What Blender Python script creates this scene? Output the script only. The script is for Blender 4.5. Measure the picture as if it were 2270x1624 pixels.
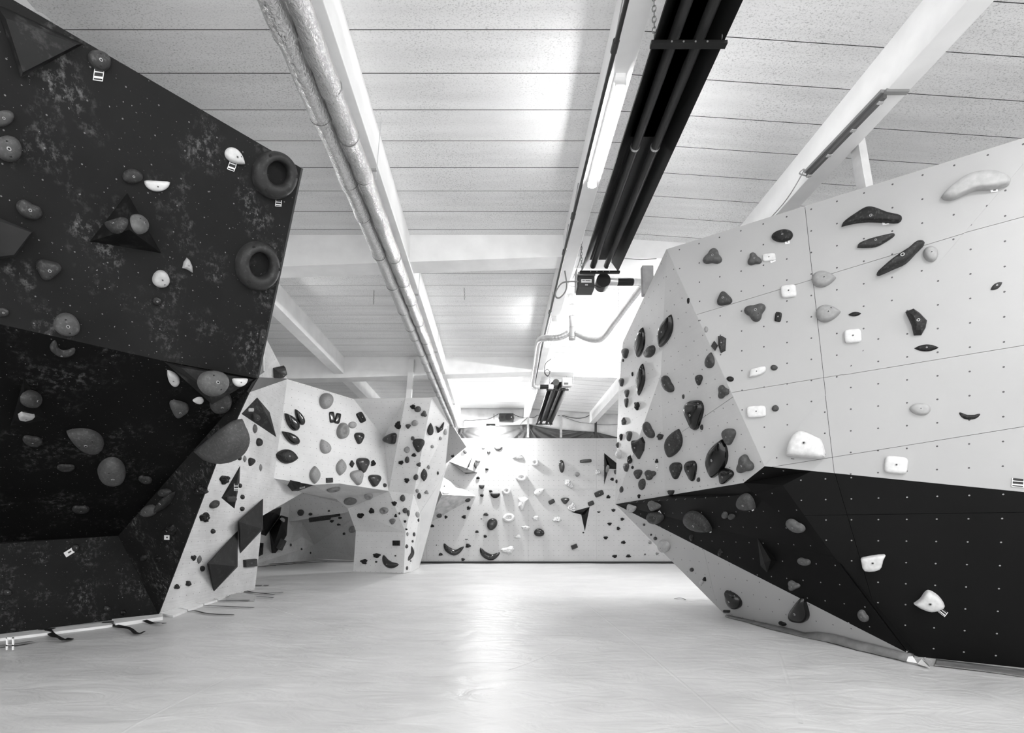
import bpy, bmesh, math, random
from mathutils import Vector, Matrix, noise
from mathutils.bvhtree import BVHTree
from mathutils.geometry import tessellate_polygon

for _o in list(bpy.data.objects):
    bpy.data.objects.remove(_o, do_unlink=True)
SC = bpy.context.scene
COL = SC.collection

# ------------------------------------------------------------------ camera
W, H = 2270, 1624
F, CX, CY, ZC = 1080.0, 1100.0, 1170.0, 1.4      # focal length, principal point (pixels), eye height
cd = bpy.data.cameras.new('camera')
cd.sensor_fit = 'HORIZONTAL'
cd.sensor_width = 36.0
cd.lens = 36.0 * F / W
cd.shift_x = (W / 2 - CX) / W
cd.shift_y = (CY - H / 2) / W
cd.clip_end = 200
cam = bpy.data.objects.new('camera', cd)
cam.location = (0, 0, ZC)
cam.rotation_euler = (math.pi / 2, 0, 0)
COL.objects.link(cam)
SC.camera = cam

# ------------------------------------------------------------------ light and exposure
wd = bpy.data.worlds.new('world')
SC.world = wd
wd.use_nodes = True
wd.node_tree.nodes['Background'].inputs[0].default_value = (1, 1, 1, 1)
wd.node_tree.nodes['Background'].inputs[1].default_value = 1.35
SC.view_settings.view_transform = 'Standard'
SC.view_settings.look = 'None'
SC.view_settings.gamma = 1.0
SC.view_settings.use_curve_mapping = False
SC.view_settings.exposure = 0.95
TUBE_W = 34.0        # emission strength of the fluorescent tubes
FLOOD_W = 1100.0      # emission strength of the floodlight glass


# ------------------------------------------------------------------ pixel <-> world helpers
CAM = Vector((0, 0, ZC))


def ray(px, py):
    return Vector(((px - CX) / F, 1.0, (CY - py) / F))


def at(px, py, d):
    return CAM + ray(px, py) * d


def at_z(px, py, z):
    r = ray(px, py)
    return CAM + r * ((z - ZC) / r.z)


def fl(px, py):
    return at_z(px, py, 0.0)


def on_plane(px, py, p0, n):
    r = ray(px, py)
    return CAM + r * ((p0 - CAM).dot(n) / r.dot(n))


# ------------------------------------------------------------------ materials
MATS = {}


def nodes_of(name):
    m = bpy.data.materials.new(name)
    m.use_nodes = True
    nt = m.node_tree
    return m, nt, nt.nodes['Principled BSDF']


def N(nt, t, **kw):
    n = nt.nodes.new(t)
    for k, v in kw.items():
        if k.startswith('i_'):
            n.inputs[k[2:].replace('_', ' ')].default_value = v
        else:
            setattr(n, k, v)
    return n


def ramp(nt, src, stops):
    r = nt.nodes.new('ShaderNodeValToRGB')
    el = r.color_ramp.elements
    while len(el) < len(stops):
        el.new(0.5)
    for e, (p, c) in zip(el, stops):
        e.position = p
        e.color = (c, c, c, 1) if not isinstance(c, tuple) else c
    nt.links.new(src, r.inputs[0])
    return r.outputs[0]


def mixc(nt, fac, a, b, mode='MIX'):
    n = nt.nodes.new('ShaderNodeMix')
    n.data_type = 'RGBA'
    n.blend_type = mode
    for sock, v in ((n.inputs[0], fac), (n.inputs[6], a), (n.inputs[7], b)):
        if isinstance(v, (int, float)):
            sock.default_value = v if sock.type == 'VALUE' else (v, v, v, 1)
        else:
            nt.links.new(v, sock)
    return n.outputs[2]


def mathn(nt, op, a, b=None):
    n = nt.nodes.new('ShaderNodeMath')
    n.operation = op
    for i, v in enumerate((a, b)):
        if v is None:
            continue
        if isinstance(v, (int, float)):
            n.inputs[i].default_value = v
        else:
            nt.links.new(v, n.inputs[i])
    return n.outputs[0]


def plain(g, rough=0.5, metal=0.0, var=0.0, bump=0.0, scale=8.0, dust=0.0):
    """grey paint / plastic / metal with a little cloudy variation and optional chalk dust"""
    key = ('plain', g, rough, metal, var, bump, scale, dust)
    if key in MATS:
        return MATS[key]
    m, nt, b = nodes_of('grey_%03d' % int(g * 1000))
    b.inputs['Roughness'].default_value = rough
    b.inputs['Metallic'].default_value = metal
    if g < 0.2 and rough > 0.3:
        b.inputs['Specular IOR Level'].default_value = 0.22
    b.inputs['Base Color'].default_value = (g, g, g, 1)
    if var or bump or dust:
        tc = N(nt, 'ShaderNodeTexCoord')
        nz = N(nt, 'ShaderNodeTexNoise', i_Scale=scale, i_Detail=5.0)
        nt.links.new(tc.outputs['Object'], nz.inputs['Vector'])
        c = ramp(nt, nz.outputs['Fac'], [(0.3, g * (1 - var)), (0.7, min(1, g * (1 + var)))])
        if dust:
            nz2 = N(nt, 'ShaderNodeTexNoise', i_Scale=scale * 1.7, i_Detail=8.0, i_Roughness=0.7)
            nt.links.new(tc.outputs['Object'], nz2.inputs['Vector'])
            d = ramp(nt, nz2.outputs['Fac'], [(0.52, 0.0), (0.75, dust)])
            c = mixc(nt, d, c, 0.55)
        nt.links.new(c, b.inputs['Base Color'])
        if bump:
            bp = N(nt, 'ShaderNodeBump', i_Strength=bump, i_Distance=0.01)
            nt.links.new(nz.outputs['Fac'], bp.inputs['Height'])
            nt.links.new(bp.outputs[0], b.inputs['Normal'])
    MATS[key] = m
    return m


def panel_mat(name, g, dot, spacing=0.2, rad=0.045, chalk=0.0, rough=0.6, grain=0.0, smudge=0.1, spec=0.5):
    """plywood sheet: bolt-hole grid in UV metres, smudges, chalk scuffs"""
    m, nt, b = nodes_of(name)
    b.inputs['Roughness'].default_value = rough
    b.inputs['Specular IOR Level'].default_value = spec
    uv = N(nt, 'ShaderNodeUVMap')
    tc = N(nt, 'ShaderNodeTexCoord')
    nz = N(nt, 'ShaderNodeTexNoise', i_Scale=1.3, i_Detail=6.0, i_Roughness=0.6)
    nt.links.new(tc.outputs['Object'], nz.inputs['Vector'])
    c = ramp(nt, nz.outputs['Fac'], [(0.3, g * (1 - smudge)), (0.7, g * (1 + smudge * 0.5))])
    if grain:
        mp = N(nt, 'ShaderNodeMapping')
        mp.inputs['Scale'].default_value = (2.0, 60.0, 1)
        nt.links.new(uv.outputs[0], mp.inputs[0])
        gz = N(nt, 'ShaderNodeTexNoise', i_Scale=1.0, i_Detail=4.0)
        nt.links.new(mp.outputs[0], gz.inputs['Vector'])
        gg = ramp(nt, gz.outputs['Fac'], [(0.35, 1 - grain), (0.65, 1.0)])
        c = mixc(nt, 1.0, c, gg, 'MULTIPLY')
    if chalk:
        # broad dusty patches
        mp = N(nt, 'ShaderNodeMapping')
        mp.inputs['Scale'].default_value = (2.1, 1.5, 1)
        nt.links.new(uv.outputs[0], mp.inputs[0])
        a1 = N(nt, 'ShaderNodeTexNoise', i_Scale=1.1, i_Detail=3.0)
        nt.links.new(mp.outputs[0], a1.inputs['Vector'])
        a2 = N(nt, 'ShaderNodeTexNoise', i_Scale=9.0, i_Detail=9.0, i_Roughness=0.75)
        nt.links.new(mp.outputs[0], a2.inputs['Vector'])
        f1 = ramp(nt, a1.outputs['Fac'], [(0.50, 0.0), (0.68, 1.0)])
        f2 = ramp(nt, a2.outputs['Fac'], [(0.50, 0.0), (0.74, 1.0)])
        fm = mathn(nt, 'MULTIPLY', f1, f2)
        fm = mathn(nt, 'MULTIPLY', fm, chalk)
        c = mixc(nt, fm, c, 0.42)
        # small crisp scuffs and flecks
        a3 = N(nt, 'ShaderNodeTexNoise', i_Scale=26.0, i_Detail=3.0, i_Roughness=0.6)
        nt.links.new(mp.outputs[0], a3.inputs['Vector'])
        f3 = ramp(nt, a3.outputs['Fac'], [(0.69, 0.0), (0.72, 0.6)])
        c = mixc(nt, f3, c, 0.5)
    if dot is not None:
        mp2 = N(nt, 'ShaderNodeVectorMath', operation='SCALE')
        mp2.inputs['Scale'].default_value = 1.0 / spacing
        nt.links.new(uv.outputs[0], mp2.inputs[0])
        fr = N(nt, 'ShaderNodeVectorMath', operation='FRACTION')
        nt.links.new(mp2.outputs[0], fr.inputs[0])
        sb = N(nt, 'ShaderNodeVectorMath', operation='SUBTRACT')
        sb.inputs[1].default_value = (0.5, 0.5, 0)
        nt.links.new(fr.outputs[0], sb.inputs[0])
        ln = N(nt, 'ShaderNodeVectorMath', operation='LENGTH')
        nt.links.new(sb.outputs[0], ln.inputs[0])
        lt = mathn(nt, 'LESS_THAN', ln.outputs['Value'], rad)
        c = mixc(nt, lt, c, dot)
    nt.links.new(c, b.inputs['Base Color'])
    return m


def ceiling_mat():
    m, nt, b = nodes_of('rough_white_concrete')
    b.inputs['Roughness'].default_value = 0.9
    tc = N(nt, 'ShaderNodeTexCoord')
    gm = N(nt, 'ShaderNodeNewGeometry')
    big = N(nt, 'ShaderNodeTexNoise', i_Scale=0.9, i_Detail=4.0)
    nt.links.new(gm.outputs['Position'], big.inputs['Vector'])
    sp = N(nt, 'ShaderNodeTexNoise', i_Scale=80.0, i_Detail=5.0, i_Roughness=0.75)
    mp = N(nt, 'ShaderNodeMapping')
    mp.inputs['Scale'].default_value = (0.6, 1, 1)
    nt.links.new(gm.outputs['Position'], mp.inputs[0])
    nt.links.new(mp.outputs[0], sp.inputs['Vector'])
    st = N(nt, 'ShaderNodeTexNoise', i_Scale=1.0, i_Detail=5.0)
    mp3 = N(nt, 'ShaderNodeMapping')
    mp3.inputs['Scale'].default_value = (0.7, 7.0, 1)
    nt.links.new(gm.outputs['Position'], mp3.inputs[0])
    nt.links.new(mp3.outputs[0], st.inputs['Vector'])
    base = ramp(nt, st.outputs['Fac'], [(0.3, 0.74), (0.7, 0.84)])
    speck = ramp(nt, sp.outputs['Fac'], [(0.34, 0.42), (0.48, 1.0)])
    amt = ramp(nt, big.outputs['Fac'], [(0.36, 0.25), (0.62, 0.95)])
    c2 = mixc(nt, 1.0, base, speck, 'MULTIPLY')
    c = mixc(nt, amt, base, c2)
    nt.links.new(c, b.inputs['Base Color'])
    bp = N(nt, 'ShaderNodeBump', i_Strength=0.35, i_Distance=0.01)
    nt.links.new(sp.outputs['Fac'], bp.inputs['Height'])
    nt.links.new(bp.outputs[0], b.inputs['Normal'])
    return m


def floor_mat():
    m, nt, b = nodes_of('grey_mat_cover')
    gm = N(nt, 'ShaderNodeNewGeometry')
    mp = N(nt, 'ShaderNodeMapping')
    mp.inputs['Scale'].default_value = (0.8, 1.6, 1)
    nt.links.new(gm.outputs['Position'], mp.inputs[0])
    a = N(nt, 'ShaderNodeTexNoise', i_Scale=1.2, i_Detail=7.0, i_Roughness=0.62, i_Distortion=0.6)
    nt.links.new(mp.outputs[0], a.inputs['Vector'])
    c = ramp(nt, a.outputs['Fac'], [(0.25, 0.43), (0.75, 0.58)])
    nt.links.new(c, b.inputs['Base Color'])
    b.inputs['Specular IOR Level'].default_value = 0.2
    r = ramp(nt, a.outputs['Fac'], [(0.3, 0.34), (0.7, 0.46)])
    nt.links.new(r, b.inputs['Roughness'])
    a2 = N(nt, 'ShaderNodeTexNoise', i_Scale=2.6, i_Detail=4.0, i_Roughness=0.5, i_Distortion=1.2)
    nt.links.new(mp.outputs[0], a2.inputs['Vector'])
    bp = N(nt, 'ShaderNodeBump', i_Strength=0.26, i_Distance=0.06)
    nt.links.new(a2.outputs['Fac'], bp.inputs['Height'])
    nt.links.new(bp.outputs[0], b.inputs['Normal'])
    return m


def foil_mat():
    m, nt, b = nodes_of('crinkled_foil')
    b.inputs['Metallic'].default_value = 0.95
    b.inputs['Base Color'].default_value = (0.62, 0.62, 0.62, 1)
    b.inputs['Roughness'].default_value = 0.27
    gm = N(nt, 'ShaderNodeNewGeometry')
    a = N(nt, 'ShaderNodeTexNoise', i_Scale=26.0, i_Detail=7.0, i_Distortion=1.5)
    nt.links.new(gm.outputs['Position'], a.inputs['Vector'])
    bp = N(nt, 'ShaderNodeBump', i_Strength=0.6, i_Distance=0.03)
    nt.links.new(a.outputs['Fac'], bp.inputs['Height'])
    nt.links.new(bp.outputs[0], b.inputs['Normal'])
    return m


def emit_mat(name, s):
    m, nt, b = nodes_of(name)
    b.inputs['Base Color'].default_value = (0.9, 0.9, 0.9, 1)
    b.inputs['Emission Color'].default_value = (1, 1, 1, 1)
    b.inputs['Emission Strength'].default_value = s
    return m


def mesh_dot_mat():
    """pale hold printed with black honeycomb dots"""
    m, nt, b = nodes_of('pale_with_black_dots')
    tc = N(nt, 'ShaderNodeTexCoord')
    v = N(nt, 'ShaderNodeTexVoronoi', i_Scale=22.0)
    v.inputs['Randomness'].default_value = 0.35
    nt.links.new(tc.outputs['Object'], v.inputs['Vector'])
    c = ramp(nt, v.outputs['Distance'], [(0.34, 0.04), (0.40, 0.72)])
    nt.links.new(c, b.inputs['Base Color'])
    b.inputs['Roughness'].default_value = 0.5
    return m


M_CEIL = ceiling_mat()
M_WHITE = plain(0.86, 0.8, var=0.05, bump=0.1, scale=3)
M_FLOOR = floor_mat()
M_FOIL = foil_mat()
M_PROW = panel_mat('pale_prow_board', 0.55, 0.06, 0.19, 0.04, smudge=0.08, grain=0.03, rough=0.45)
M_LIGHT = panel_mat('pale_plywood', 0.70, 0.10, 0.19, 0.04, smudge=0.10, grain=0.05, rough=0.5)
M_LIGHT2 = panel_mat('pale_grey_board', 0.375, 0.05, 0.235, 0.036, smudge=0.04, rough=0.45)
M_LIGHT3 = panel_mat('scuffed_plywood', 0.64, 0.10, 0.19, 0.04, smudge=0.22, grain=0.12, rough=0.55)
M_BACK = panel_mat('grey_panel', 0.46, 0.10, 0.2, 0.05, smudge=0.06, rough=0.55)
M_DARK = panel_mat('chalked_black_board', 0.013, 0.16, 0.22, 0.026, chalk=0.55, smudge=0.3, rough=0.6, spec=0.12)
M_DARKB = panel_mat('shade_toned_black_board', 0.0045, 0.12, 0.22, 0.024, chalk=0.25, smudge=0.3, rough=0.6, spec=0.08)  # the underside's shade is put into this colour, darker than the upper face
M_DARKR = panel_mat('black_board', 0.0045, 0.30, 0.235, 0.032, smudge=0.2, rough=0.55, spec=0.12)
M_DARKG = panel_mat('stained_dark_plywood', 0.05, None, grain=0.5, smudge=0.3, rough=0.5)
M_MESH = mesh_dot_mat()
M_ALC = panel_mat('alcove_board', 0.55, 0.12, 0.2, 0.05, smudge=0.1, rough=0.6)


# ------------------------------------------------------------------ object helpers
def link(name, mesh, mat=None, parent=None):
    o = bpy.data.objects.new(name, mesh)
    COL.objects.link(o)
    if mat is not None:
        mesh.materials.clear()
        mesh.materials.append(mat)
    if parent is not None:
        o.parent = parent
    return o


def tag(o, label=None, cat=None, group=None, kind=None):
    if label:
        o['label'] = label
    if cat:
        o['category'] = cat
    if group:
        o['group'] = group
    if kind:
        o['kind'] = kind
    return o


def empty(name, loc=(0, 0, 0)):
    o = bpy.data.objects.new(name, None)
    o.empty_display_size = 0.1
    o.location = loc
    COL.objects.link(o)
    return o


def mesh_from(name, verts, faces, smooth=False):
    me = bpy.data.meshes.new(name)
    me.from_pydata([tuple(v) for v in verts], [], faces)
    me.update()
    if smooth:
        me.shade_smooth()
    return me


def child_mesh(name, verts, faces, mat, parent, smooth=False):
    """vertices in world space, parent an un-rotated empty"""
    o0 = parent.location if parent is not None else Vector((0, 0, 0))
    return link(name, mesh_from(name, [Vector(v) - o0 for v in verts], faces, smooth), mat, parent)


def box_vf(c, s, rz=0.0, ry=0.0):
    R = Matrix.Rotation(rz, 3, 'Z') @ Matrix.Rotation(ry, 3, 'Y')
    vs = []
    for dx in (-.5, .5):
        for dy in (-.5, .5):
            for dz in (-.5, .5):
                vs.append(Vector(c) + R @ Vector((dx * s[0], dy * s[1], dz * s[2])))
    fs = [(0, 1, 3, 2), (4, 6, 7, 5), (0, 4, 5, 1), (2, 3, 7, 6), (0, 2, 6, 4), (1, 5, 7, 3)]
    return vs, fs


def box(name, c, s, mat, parent=None, rz=0.0, ry=0.0, bevel=0.0):
    vs, fs = box_vf(c, s, rz, ry)
    if parent is not None:
        vs = [v - parent.location for v in vs]
    me = mesh_from(name, vs, fs)
    if bevel:
        bm = bmesh.new()
        bm.from_mesh(me)
        bmesh.ops.bevel(bm, geom=bm.edges[:], offset=bevel, segments=2, profile=0.6, affect='EDGES')
        bm.to_mesh(me)
        bm.free()
    return link(name, me, mat, parent)


def smooth_path(pts, n=6):
    """Catmull-Rom through the points"""
    pts = [Vector(p) for p in pts]
    if len(pts) < 3:
        return pts
    out = []
    P = [pts[0] * 2 - pts[1]] + pts + [pts[-1] * 2 - pts[-2]]
    for i in range(1, len(P) - 2):
        a, b, c, d = P[i - 1], P[i], P[i + 1], P[i + 2]
        for k in range(n):
            t = k / n
            out.append(0.5 * ((2 * b) + (c - a) * t + (2 * a - 5 * b + 4 * c - d) * t * t + (3 * b - a - 3 * c + d) * t ** 3))
    out.append(pts[-1])
    return out


def tube_vf(path, rad, seg=10, caps=True, flat=1.0):
    """tube along a path; rad number or list"""
    path = [Vector(p) for p in path]
    n = len(path)
    rads = rad if isinstance(rad, (list, tuple)) else [rad] * n
    vs, fs = [], []
    up = Vector((0, 0, 1))
    for i, p in enumerate(path):
        t = (path[min(i + 1, n - 1)] - path[max(i - 1, 0)])
        t = t.normalized() if t.length > 1e-9 else Vector((0, 1, 0))
        if i == 0:
            if abs(t.dot(up)) > 0.95:
                up = Vector((1, 0, 0))
        a = (up - t * up.dot(t)).normalized()
        up = a
        b = t.cross(a)
        for k in range(seg):
            q = 2 * math.pi * k / seg
            vs.append(p + (a * math.sin(q) * flat + b * math.cos(q)) * rads[i])
    for i in range(n - 1):
        for k in range(seg):
            k2 = (k + 1) % seg
            fs.append((i * seg + k, i * seg + k2, (i + 1) * seg + k2, (i + 1) * seg + k))
    if caps:
        fs.append(tuple(range(seg))[::-1])
        fs.append(tuple((n - 1) * seg + k for k in range(seg)))
    return vs, fs


def tube(name, path, rad, mat, parent=None, seg=10, caps=True):
    vs, fs = tube_vf(path, rad, seg, caps)
    if parent is not None:
        vs = [v - parent.location for v in vs]
    me = mesh_from(name, vs, fs)
    me.shade_smooth()
    me.set_sharp_from_angle(angle=math.radians(50))
    return link(name, me, mat, parent)


def join_vf(parts):
    vs, fs = [], []
    for v, f in parts:
        o = len(vs)
        vs += v
        fs += [tuple(i + o for i in q) for q in f]
    return vs, fs

# ================================================================== room shell
CEIL = 6.21
BACKY = 19.62
XC = 1.21                      # ridge beam
SLOPE = -0.068


def ceil_z(x):
    return CEIL if x < XC else CEIL + SLOPE * (x - XC)


# floor: soft matting under one big cover, gently uneven
def floor_h(x, y):
    h = noise.noise(Vector((x * 0.9, y * 0.6, 0))) + 0.5 * noise.noise(Vector((x * 2.3, y * 1.4, 7)))
    return -0.010 + 0.009 * max(-1, min(1, h))


def build_floor():
    nx, ny = 130, 160
    x0, x1, y0, y1 = -12.0, 11.0, -3.0, 24.0
    vs, fs = [], []
    for j in range(ny + 1):
        for i in range(nx + 1):
            x = x0 + (x1 - x0) * i / nx
            y = y0 + (y1 - y0) * j / ny
            vs.append((x, y, floor_h(x, y)))
    for j in range(ny):
        for i in range(nx):
            a = j * (nx + 1) + i
            fs.append((a, a + 1, a + nx + 2, a + nx + 1))
    o = link('floor', mesh_from('floor', vs, fs, True), M_FLOOR)
    tag(o, 'pale grey matting floor under one wrinkled cover', kind='structure')
    for pts in ([(1300, 1338), (1390, 1408), (1500, 1500), (1645, 1624)], [(1725, 1440), (1745, 1500), (1775, 1600)],
                [(262, 1624), (330, 1585), (440, 1530), (545, 1480)], [(590, 1340), (640, 1357), (720, 1382)],
                [(1130, 1482), (1200, 1455), (1290, 1412)], [(905, 1352), (940, 1342), (985, 1336)]):
        path = smooth_path([fl(*p) + Vector((0, 0, 0.0)) for p in pts], 8)
        vs, fs = [], []
        for i, p in enumerate(path):
            t = (path[min(i + 1, len(path) - 1)] - path[max(i - 1, 0)]).normalized()
            s = Vector((-t.y, t.x, 0))
            for k, (a, z) in enumerate(((-0.03, -0.004), (-0.008, 0.003), (0.008, 0.003), (0.03, -0.004))):
                w = p + s * a
                vs.append(Vector((w.x, w.y, floor_h(p.x, p.y) + z)))
        for i in range(len(path) - 1):
            for k in range(3):
                a = i * 4 + k
                fs.append((a, a + 1, a + 5, a + 4))
        link('cover_fold', mesh_from('cover_fold', vs, fs, True), M_FLOOR, o)
    return o


FLOOR = build_floor()

M_JOINT = plain(0.06, 0.9)
# ceiling planks between the beams
ceiling = empty('ceiling', (0, 0, CEIL))
tag(ceiling, 'ceiling of rough white concrete planks with narrow joints', kind='structure')
BAYS = [(-12.2, -7.25), (-7.25, -4.42), (-4.42, -1.57), (-1.57, XC), (XC, 3.86), (3.86, 9.5)]
for (xa, xb) in BAYS:
    sl = 0.0 if xa < XC - 0.01 else SLOPE
    w = xb - xa
    dz0, dz1 = ceil_z(xa) - CEIL, ceil_z(xb) - CEIL
    if xa < XC - 0.01:
        dz0 = dz1 = 0.0
    hw, b = 0.2225, 0.0015
    vs = []
    for x, dz in ((xa, dz0), (xb, dz1)):
        for (y, z) in ((-hw, 0.12), (-hw, b), (-hw + b, 0), (hw - b, 0), (hw, b), (hw, 0.12)):
            vs.append((x, y, z + dz))
    fs = [(i, i + 1, i + 7, i + 6) for i in range(5)] + [(0, 6, 11, 5), (0, 5, 4, 3, 2, 1), (6, 7, 8, 9, 10, 11)]
    me = mesh_from('plank', vs, fs)
    me.materials.append(M_CEIL)
    me.materials.append(M_JOINT)
    for pi in (0, 1, 3, 4, 5):
        me.polygons[pi].material_index = 1
    kmin = 0 if xa > -8 else 6
    for k in range(kmin - 4, 44):
        p = bpy.data.objects.new('plank', me)
        COL.objects.link(p)
        p.parent = ceiling
        p.location = (0, 0.205 + 0.45 * k - 0.225, 0)
roof_vs = []
for x in (-12.4, XC, 9.7):
    for y in (-2, 20.0):
        roof_vs.append((x, y, ceil_z(x) + 0.10 - CEIL))
roof_vs += [(-12.4, 19.9, 0.1), (-5, 19.9, 0.1), (-5, 23.4, 0.1), (-12.4, 23.4, 0.1)]
link('roof_deck', mesh_from('roof_deck', roof_vs, [(0, 1, 3, 2), (2, 3, 5, 4), (6, 7, 8, 9)]), plain(0.1, 0.9), ceiling)

# beams
BEAMS = [(-4.56, -4.28, 4.33), (-1.72, -1.42, 4.33), (1.10, 1.33, 4.44), (3.75, 3.97, 4.20), (-7.4, -7.1, 4.33)]
trim_n = 0


def struct(name, c, s, mat, label):
    o = box(name, c, s, mat, None, bevel=0.008)
    tag(o, label, kind='structure')
    return o


WHERE = ['left of the double foil duct', 'above the double foil duct', 'carrying the row of fluorescent lamps', 'above the right climbing wall', 'behind the dark climbing wall']
for bi, (xa, xb, rz) in enumerate(BEAMS):
    trim_n += 1
    xm = (xa + xb) / 2
    top = ceil_z(xm) + 0.02
    bot = ZC + rz
    struct('trim_%d' % trim_n, (xm, 8.8, (top + bot) / 2), (xb - xa, 21.6, top - bot), M_WHITE,
           'long white concrete ceiling beam ' + WHERE[bi])
CROSS = [(8.0, 0.36, 4.46, 4.26, 'close to the camera end of the ducts'), (13.7, 0.40, 4.40, 4.22, 'between ridge and far wall')]
for (yc, wy, zr, zl, _w) in CROSS:
    trim_n += 1
    vs = []
    for y in (yc, yc + wy):
        vs += [(-12, y, ZC + zl - 0.12), (-4.5, y, ZC + zl), (XC, y, ZC + zr), (5.5, y, ZC + zr - 0.1), (9.5, y, ZC + zr - 0.3),
               (9.5, y, ceil_z(9.5) + .02), (XC, y, CEIL + .02), (-12, y, CEIL + .02)]
    fs = [(0, 1, 2, 3, 4, 5, 6, 7), (8, 15, 14, 13, 12, 11, 10, 9)] + [(i, (i + 1) % 8, (i + 1) % 8 + 8, i + 8)[::-1] for i in range(8)]
    o = link('trim_%d' % trim_n, mesh_from('trim', vs, fs), M_WHITE)
    tag(o, 'deep white concrete cross beam under the ceiling ' + ('above the burner of the long black heater' if yc < 10 else 'next to the far black heater'), kind='structure')

o = box('wall_back', (2.2, BACKY + 0.15, 3.1), (15, 0.3, 6.3), plain(0.62, 0.85, var=0.12, bump=0.2, scale=2.5))
tag(o, 'rough white block wall above the far climbing wall', kind='structure')
o = box('wall_far', (-8.8, 23.2, 3.1), (7.4, 0.3, 6.3), M_WHITE)
tag(o, 'plain white wall closing the alcove behind the arch', kind='structure')
o = box('wall_left', (-12.2, 9, 3.1), (0.3, 30, 6.3), M_WHITE)
tag(o, 'plain white hall wall behind the dark climbing wall', kind='structure')
o = box('wall_right', (9.6, 9, 3.0), (0.3, 22, 6.1), M_WHITE)
tag(o, 'plain white hall wall behind the right climbing wall', kind='structure')

# ================================================================== climbing walls (facets)
FACETS = []        # dict(name, verts, n, mat, place)
TRI_V, TRI_F, TRI_ID = [], [], []
WALLS = {}


def newell(vs):
    n = Vector((0, 0, 0))
    for i in range(len(vs)):
        a, b = vs[i], vs[(i + 1) % len(vs)]
        n += Vector(((a.y - b.y) * (a.z + b.z), (a.z - b.z) * (a.x + b.x), (a.x - b.x) * (a.y + b.y)))
    return n.normalized()


def axes(n):
    up = Vector((0, 0, 1))
    e2 = up - n * up.dot(n)
    if e2.length < 0.15:
        e2 = Vector((0, 1, 0)) - n * n.y
    e2.normalize()
    return e2.cross(n).normalized(), e2


def clip2(poly, a, nrm, off):
    """keep the side where (p-a).nrm >= off"""
    out = []
    for i in range(len(poly)):
        p, q = poly[i], poly[(i + 1) % len(poly)]
        dp, dq = (p - a).dot(nrm) - off, (q - a).dot(nrm) - off
        if dp >= 0:
            out.append(p)
        if (dp >= 0) != (dq >= 0):
            out.append(p + (q - p) * (dp / (dp - dq)))
    return out


def make_panel(parent, vs, n, mat, e1, e2, th=0.02):
    c2 = [Vector((v.dot(e1), v.dot(e2), 0)) for v in vs]
    tris = tessellate_polygon([c2])
    m = len(vs)
    base = sum(vs, Vector()) / m
    V = [v - parent.location for v in vs] + [v - n * th - parent.location for v in vs]
    Fc = []
    for t in tris:
        a, b, c = t
        nn = (vs[b] - vs[a]).cross(vs[c] - vs[a])
        Fc.append((a, b, c) if nn.dot(n) > 0 else (a, c, b))
    nfront = len(Fc)
    for t in list(Fc):
        Fc.append(tuple(i + m for i in t[::-1]))
    for i in range(m):
        j = (i + 1) % m
        Fc.append((i, i + m, j + m, j))
    me = bpy.data.meshes.new('panel')
    me.from_pydata([tuple(v) for v in V], [], Fc)
    uvl = me.uv_layers.new(name='UVMap')
    for poly in me.polygons:
        for li in poly.loop_indices:
            p = V[me.loops[li].vertex_index] + parent.location
            uvl.data[li].uv = (p.dot(e1), p.dot(e2)) if poly.index < nfront else (0.0, 0.0)
    me.update()
    bm = bmesh.new()
    bm.from_mesh(me)
    bmesh.ops.recalc_face_normals(bm, faces=bm.faces)
    bm.to_mesh(me)
    bm.free()
    return link('panel', me, mat, parent)


def facet(wall, place, verts, mat, cuts=(), gap=0.004, hidden=False):
    vs = [Vector(v) for v in verts]
    n = newell(vs)
    c = sum(vs, Vector()) / len(vs)
    if not hidden and n.dot(CAM - c) < 0:
        vs.reverse()
        n = -n
    e1, e2 = axes(n)
    parent = WALLS[wall]
    fid = len(FACETS)
    FACETS.append(dict(place=place, n=n, wall=wall, dark=('black' in mat.name)))
    if not hidden:
        c2 = [Vector((v.dot(e1), v.dot(e2), 0)) for v in vs]
        for t in tessellate_polygon([c2]):
            o = len(TRI_V)
            TRI_V.extend([vs[i] for i in t])
            TRI_F.append((o, o + 1, o + 2))
            TRI_ID.append(fid)
    if not cuts:
        make_panel(parent, vs, n, mat, e1, e2)
        return fid
    dpl = c.dot(n)
    polys = [[Vector((v.dot(e1), v.dot(e2))) for v in vs]]
    for (p, q) in cuts:
        P = on_plane(p[0], p[1], c, n)
        Q = on_plane(q[0], q[1], c, n)
        a = Vector((P.dot(e1), P.dot(e2)))
        d = Vector((Q.dot(e1), Q.dot(e2))) - a
        nr = Vector((-d.y, d.x)).normalized()
        new = []
        seg = len((p, q)) and (len(cuts) and True)
        for po in polys:
            for sgn in (1, -1):
                k = clip2(po, a, nr * sgn, gap / 2)
                if len(k) >= 3:
                    ar = abs(sum(k[i].x * k[(i + 1) % len(k)].y - k[(i + 1) % len(k)].x * k[i].y for i in range(len(k)))) / 2
                    if ar > 0.002:
                        new.append(k)
        polys = new
    for po in polys:
        make_panel(parent, [e1 * p.x + e2 * p.y + n * dpl for p in po], n, mat, e1, e2)
    back = [v - n * 0.03 for v in vs]
    make_panel(parent, back, n, plain(0.02, 0.9), e1, e2, 0.01).name = 'backing_sheet'
    return fid


def climbing_wall(key, loc, label):
    e = empty('climbing_wall', loc)
    tag(e, label, 'climbing wall')
    WALLS[key] = e


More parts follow.
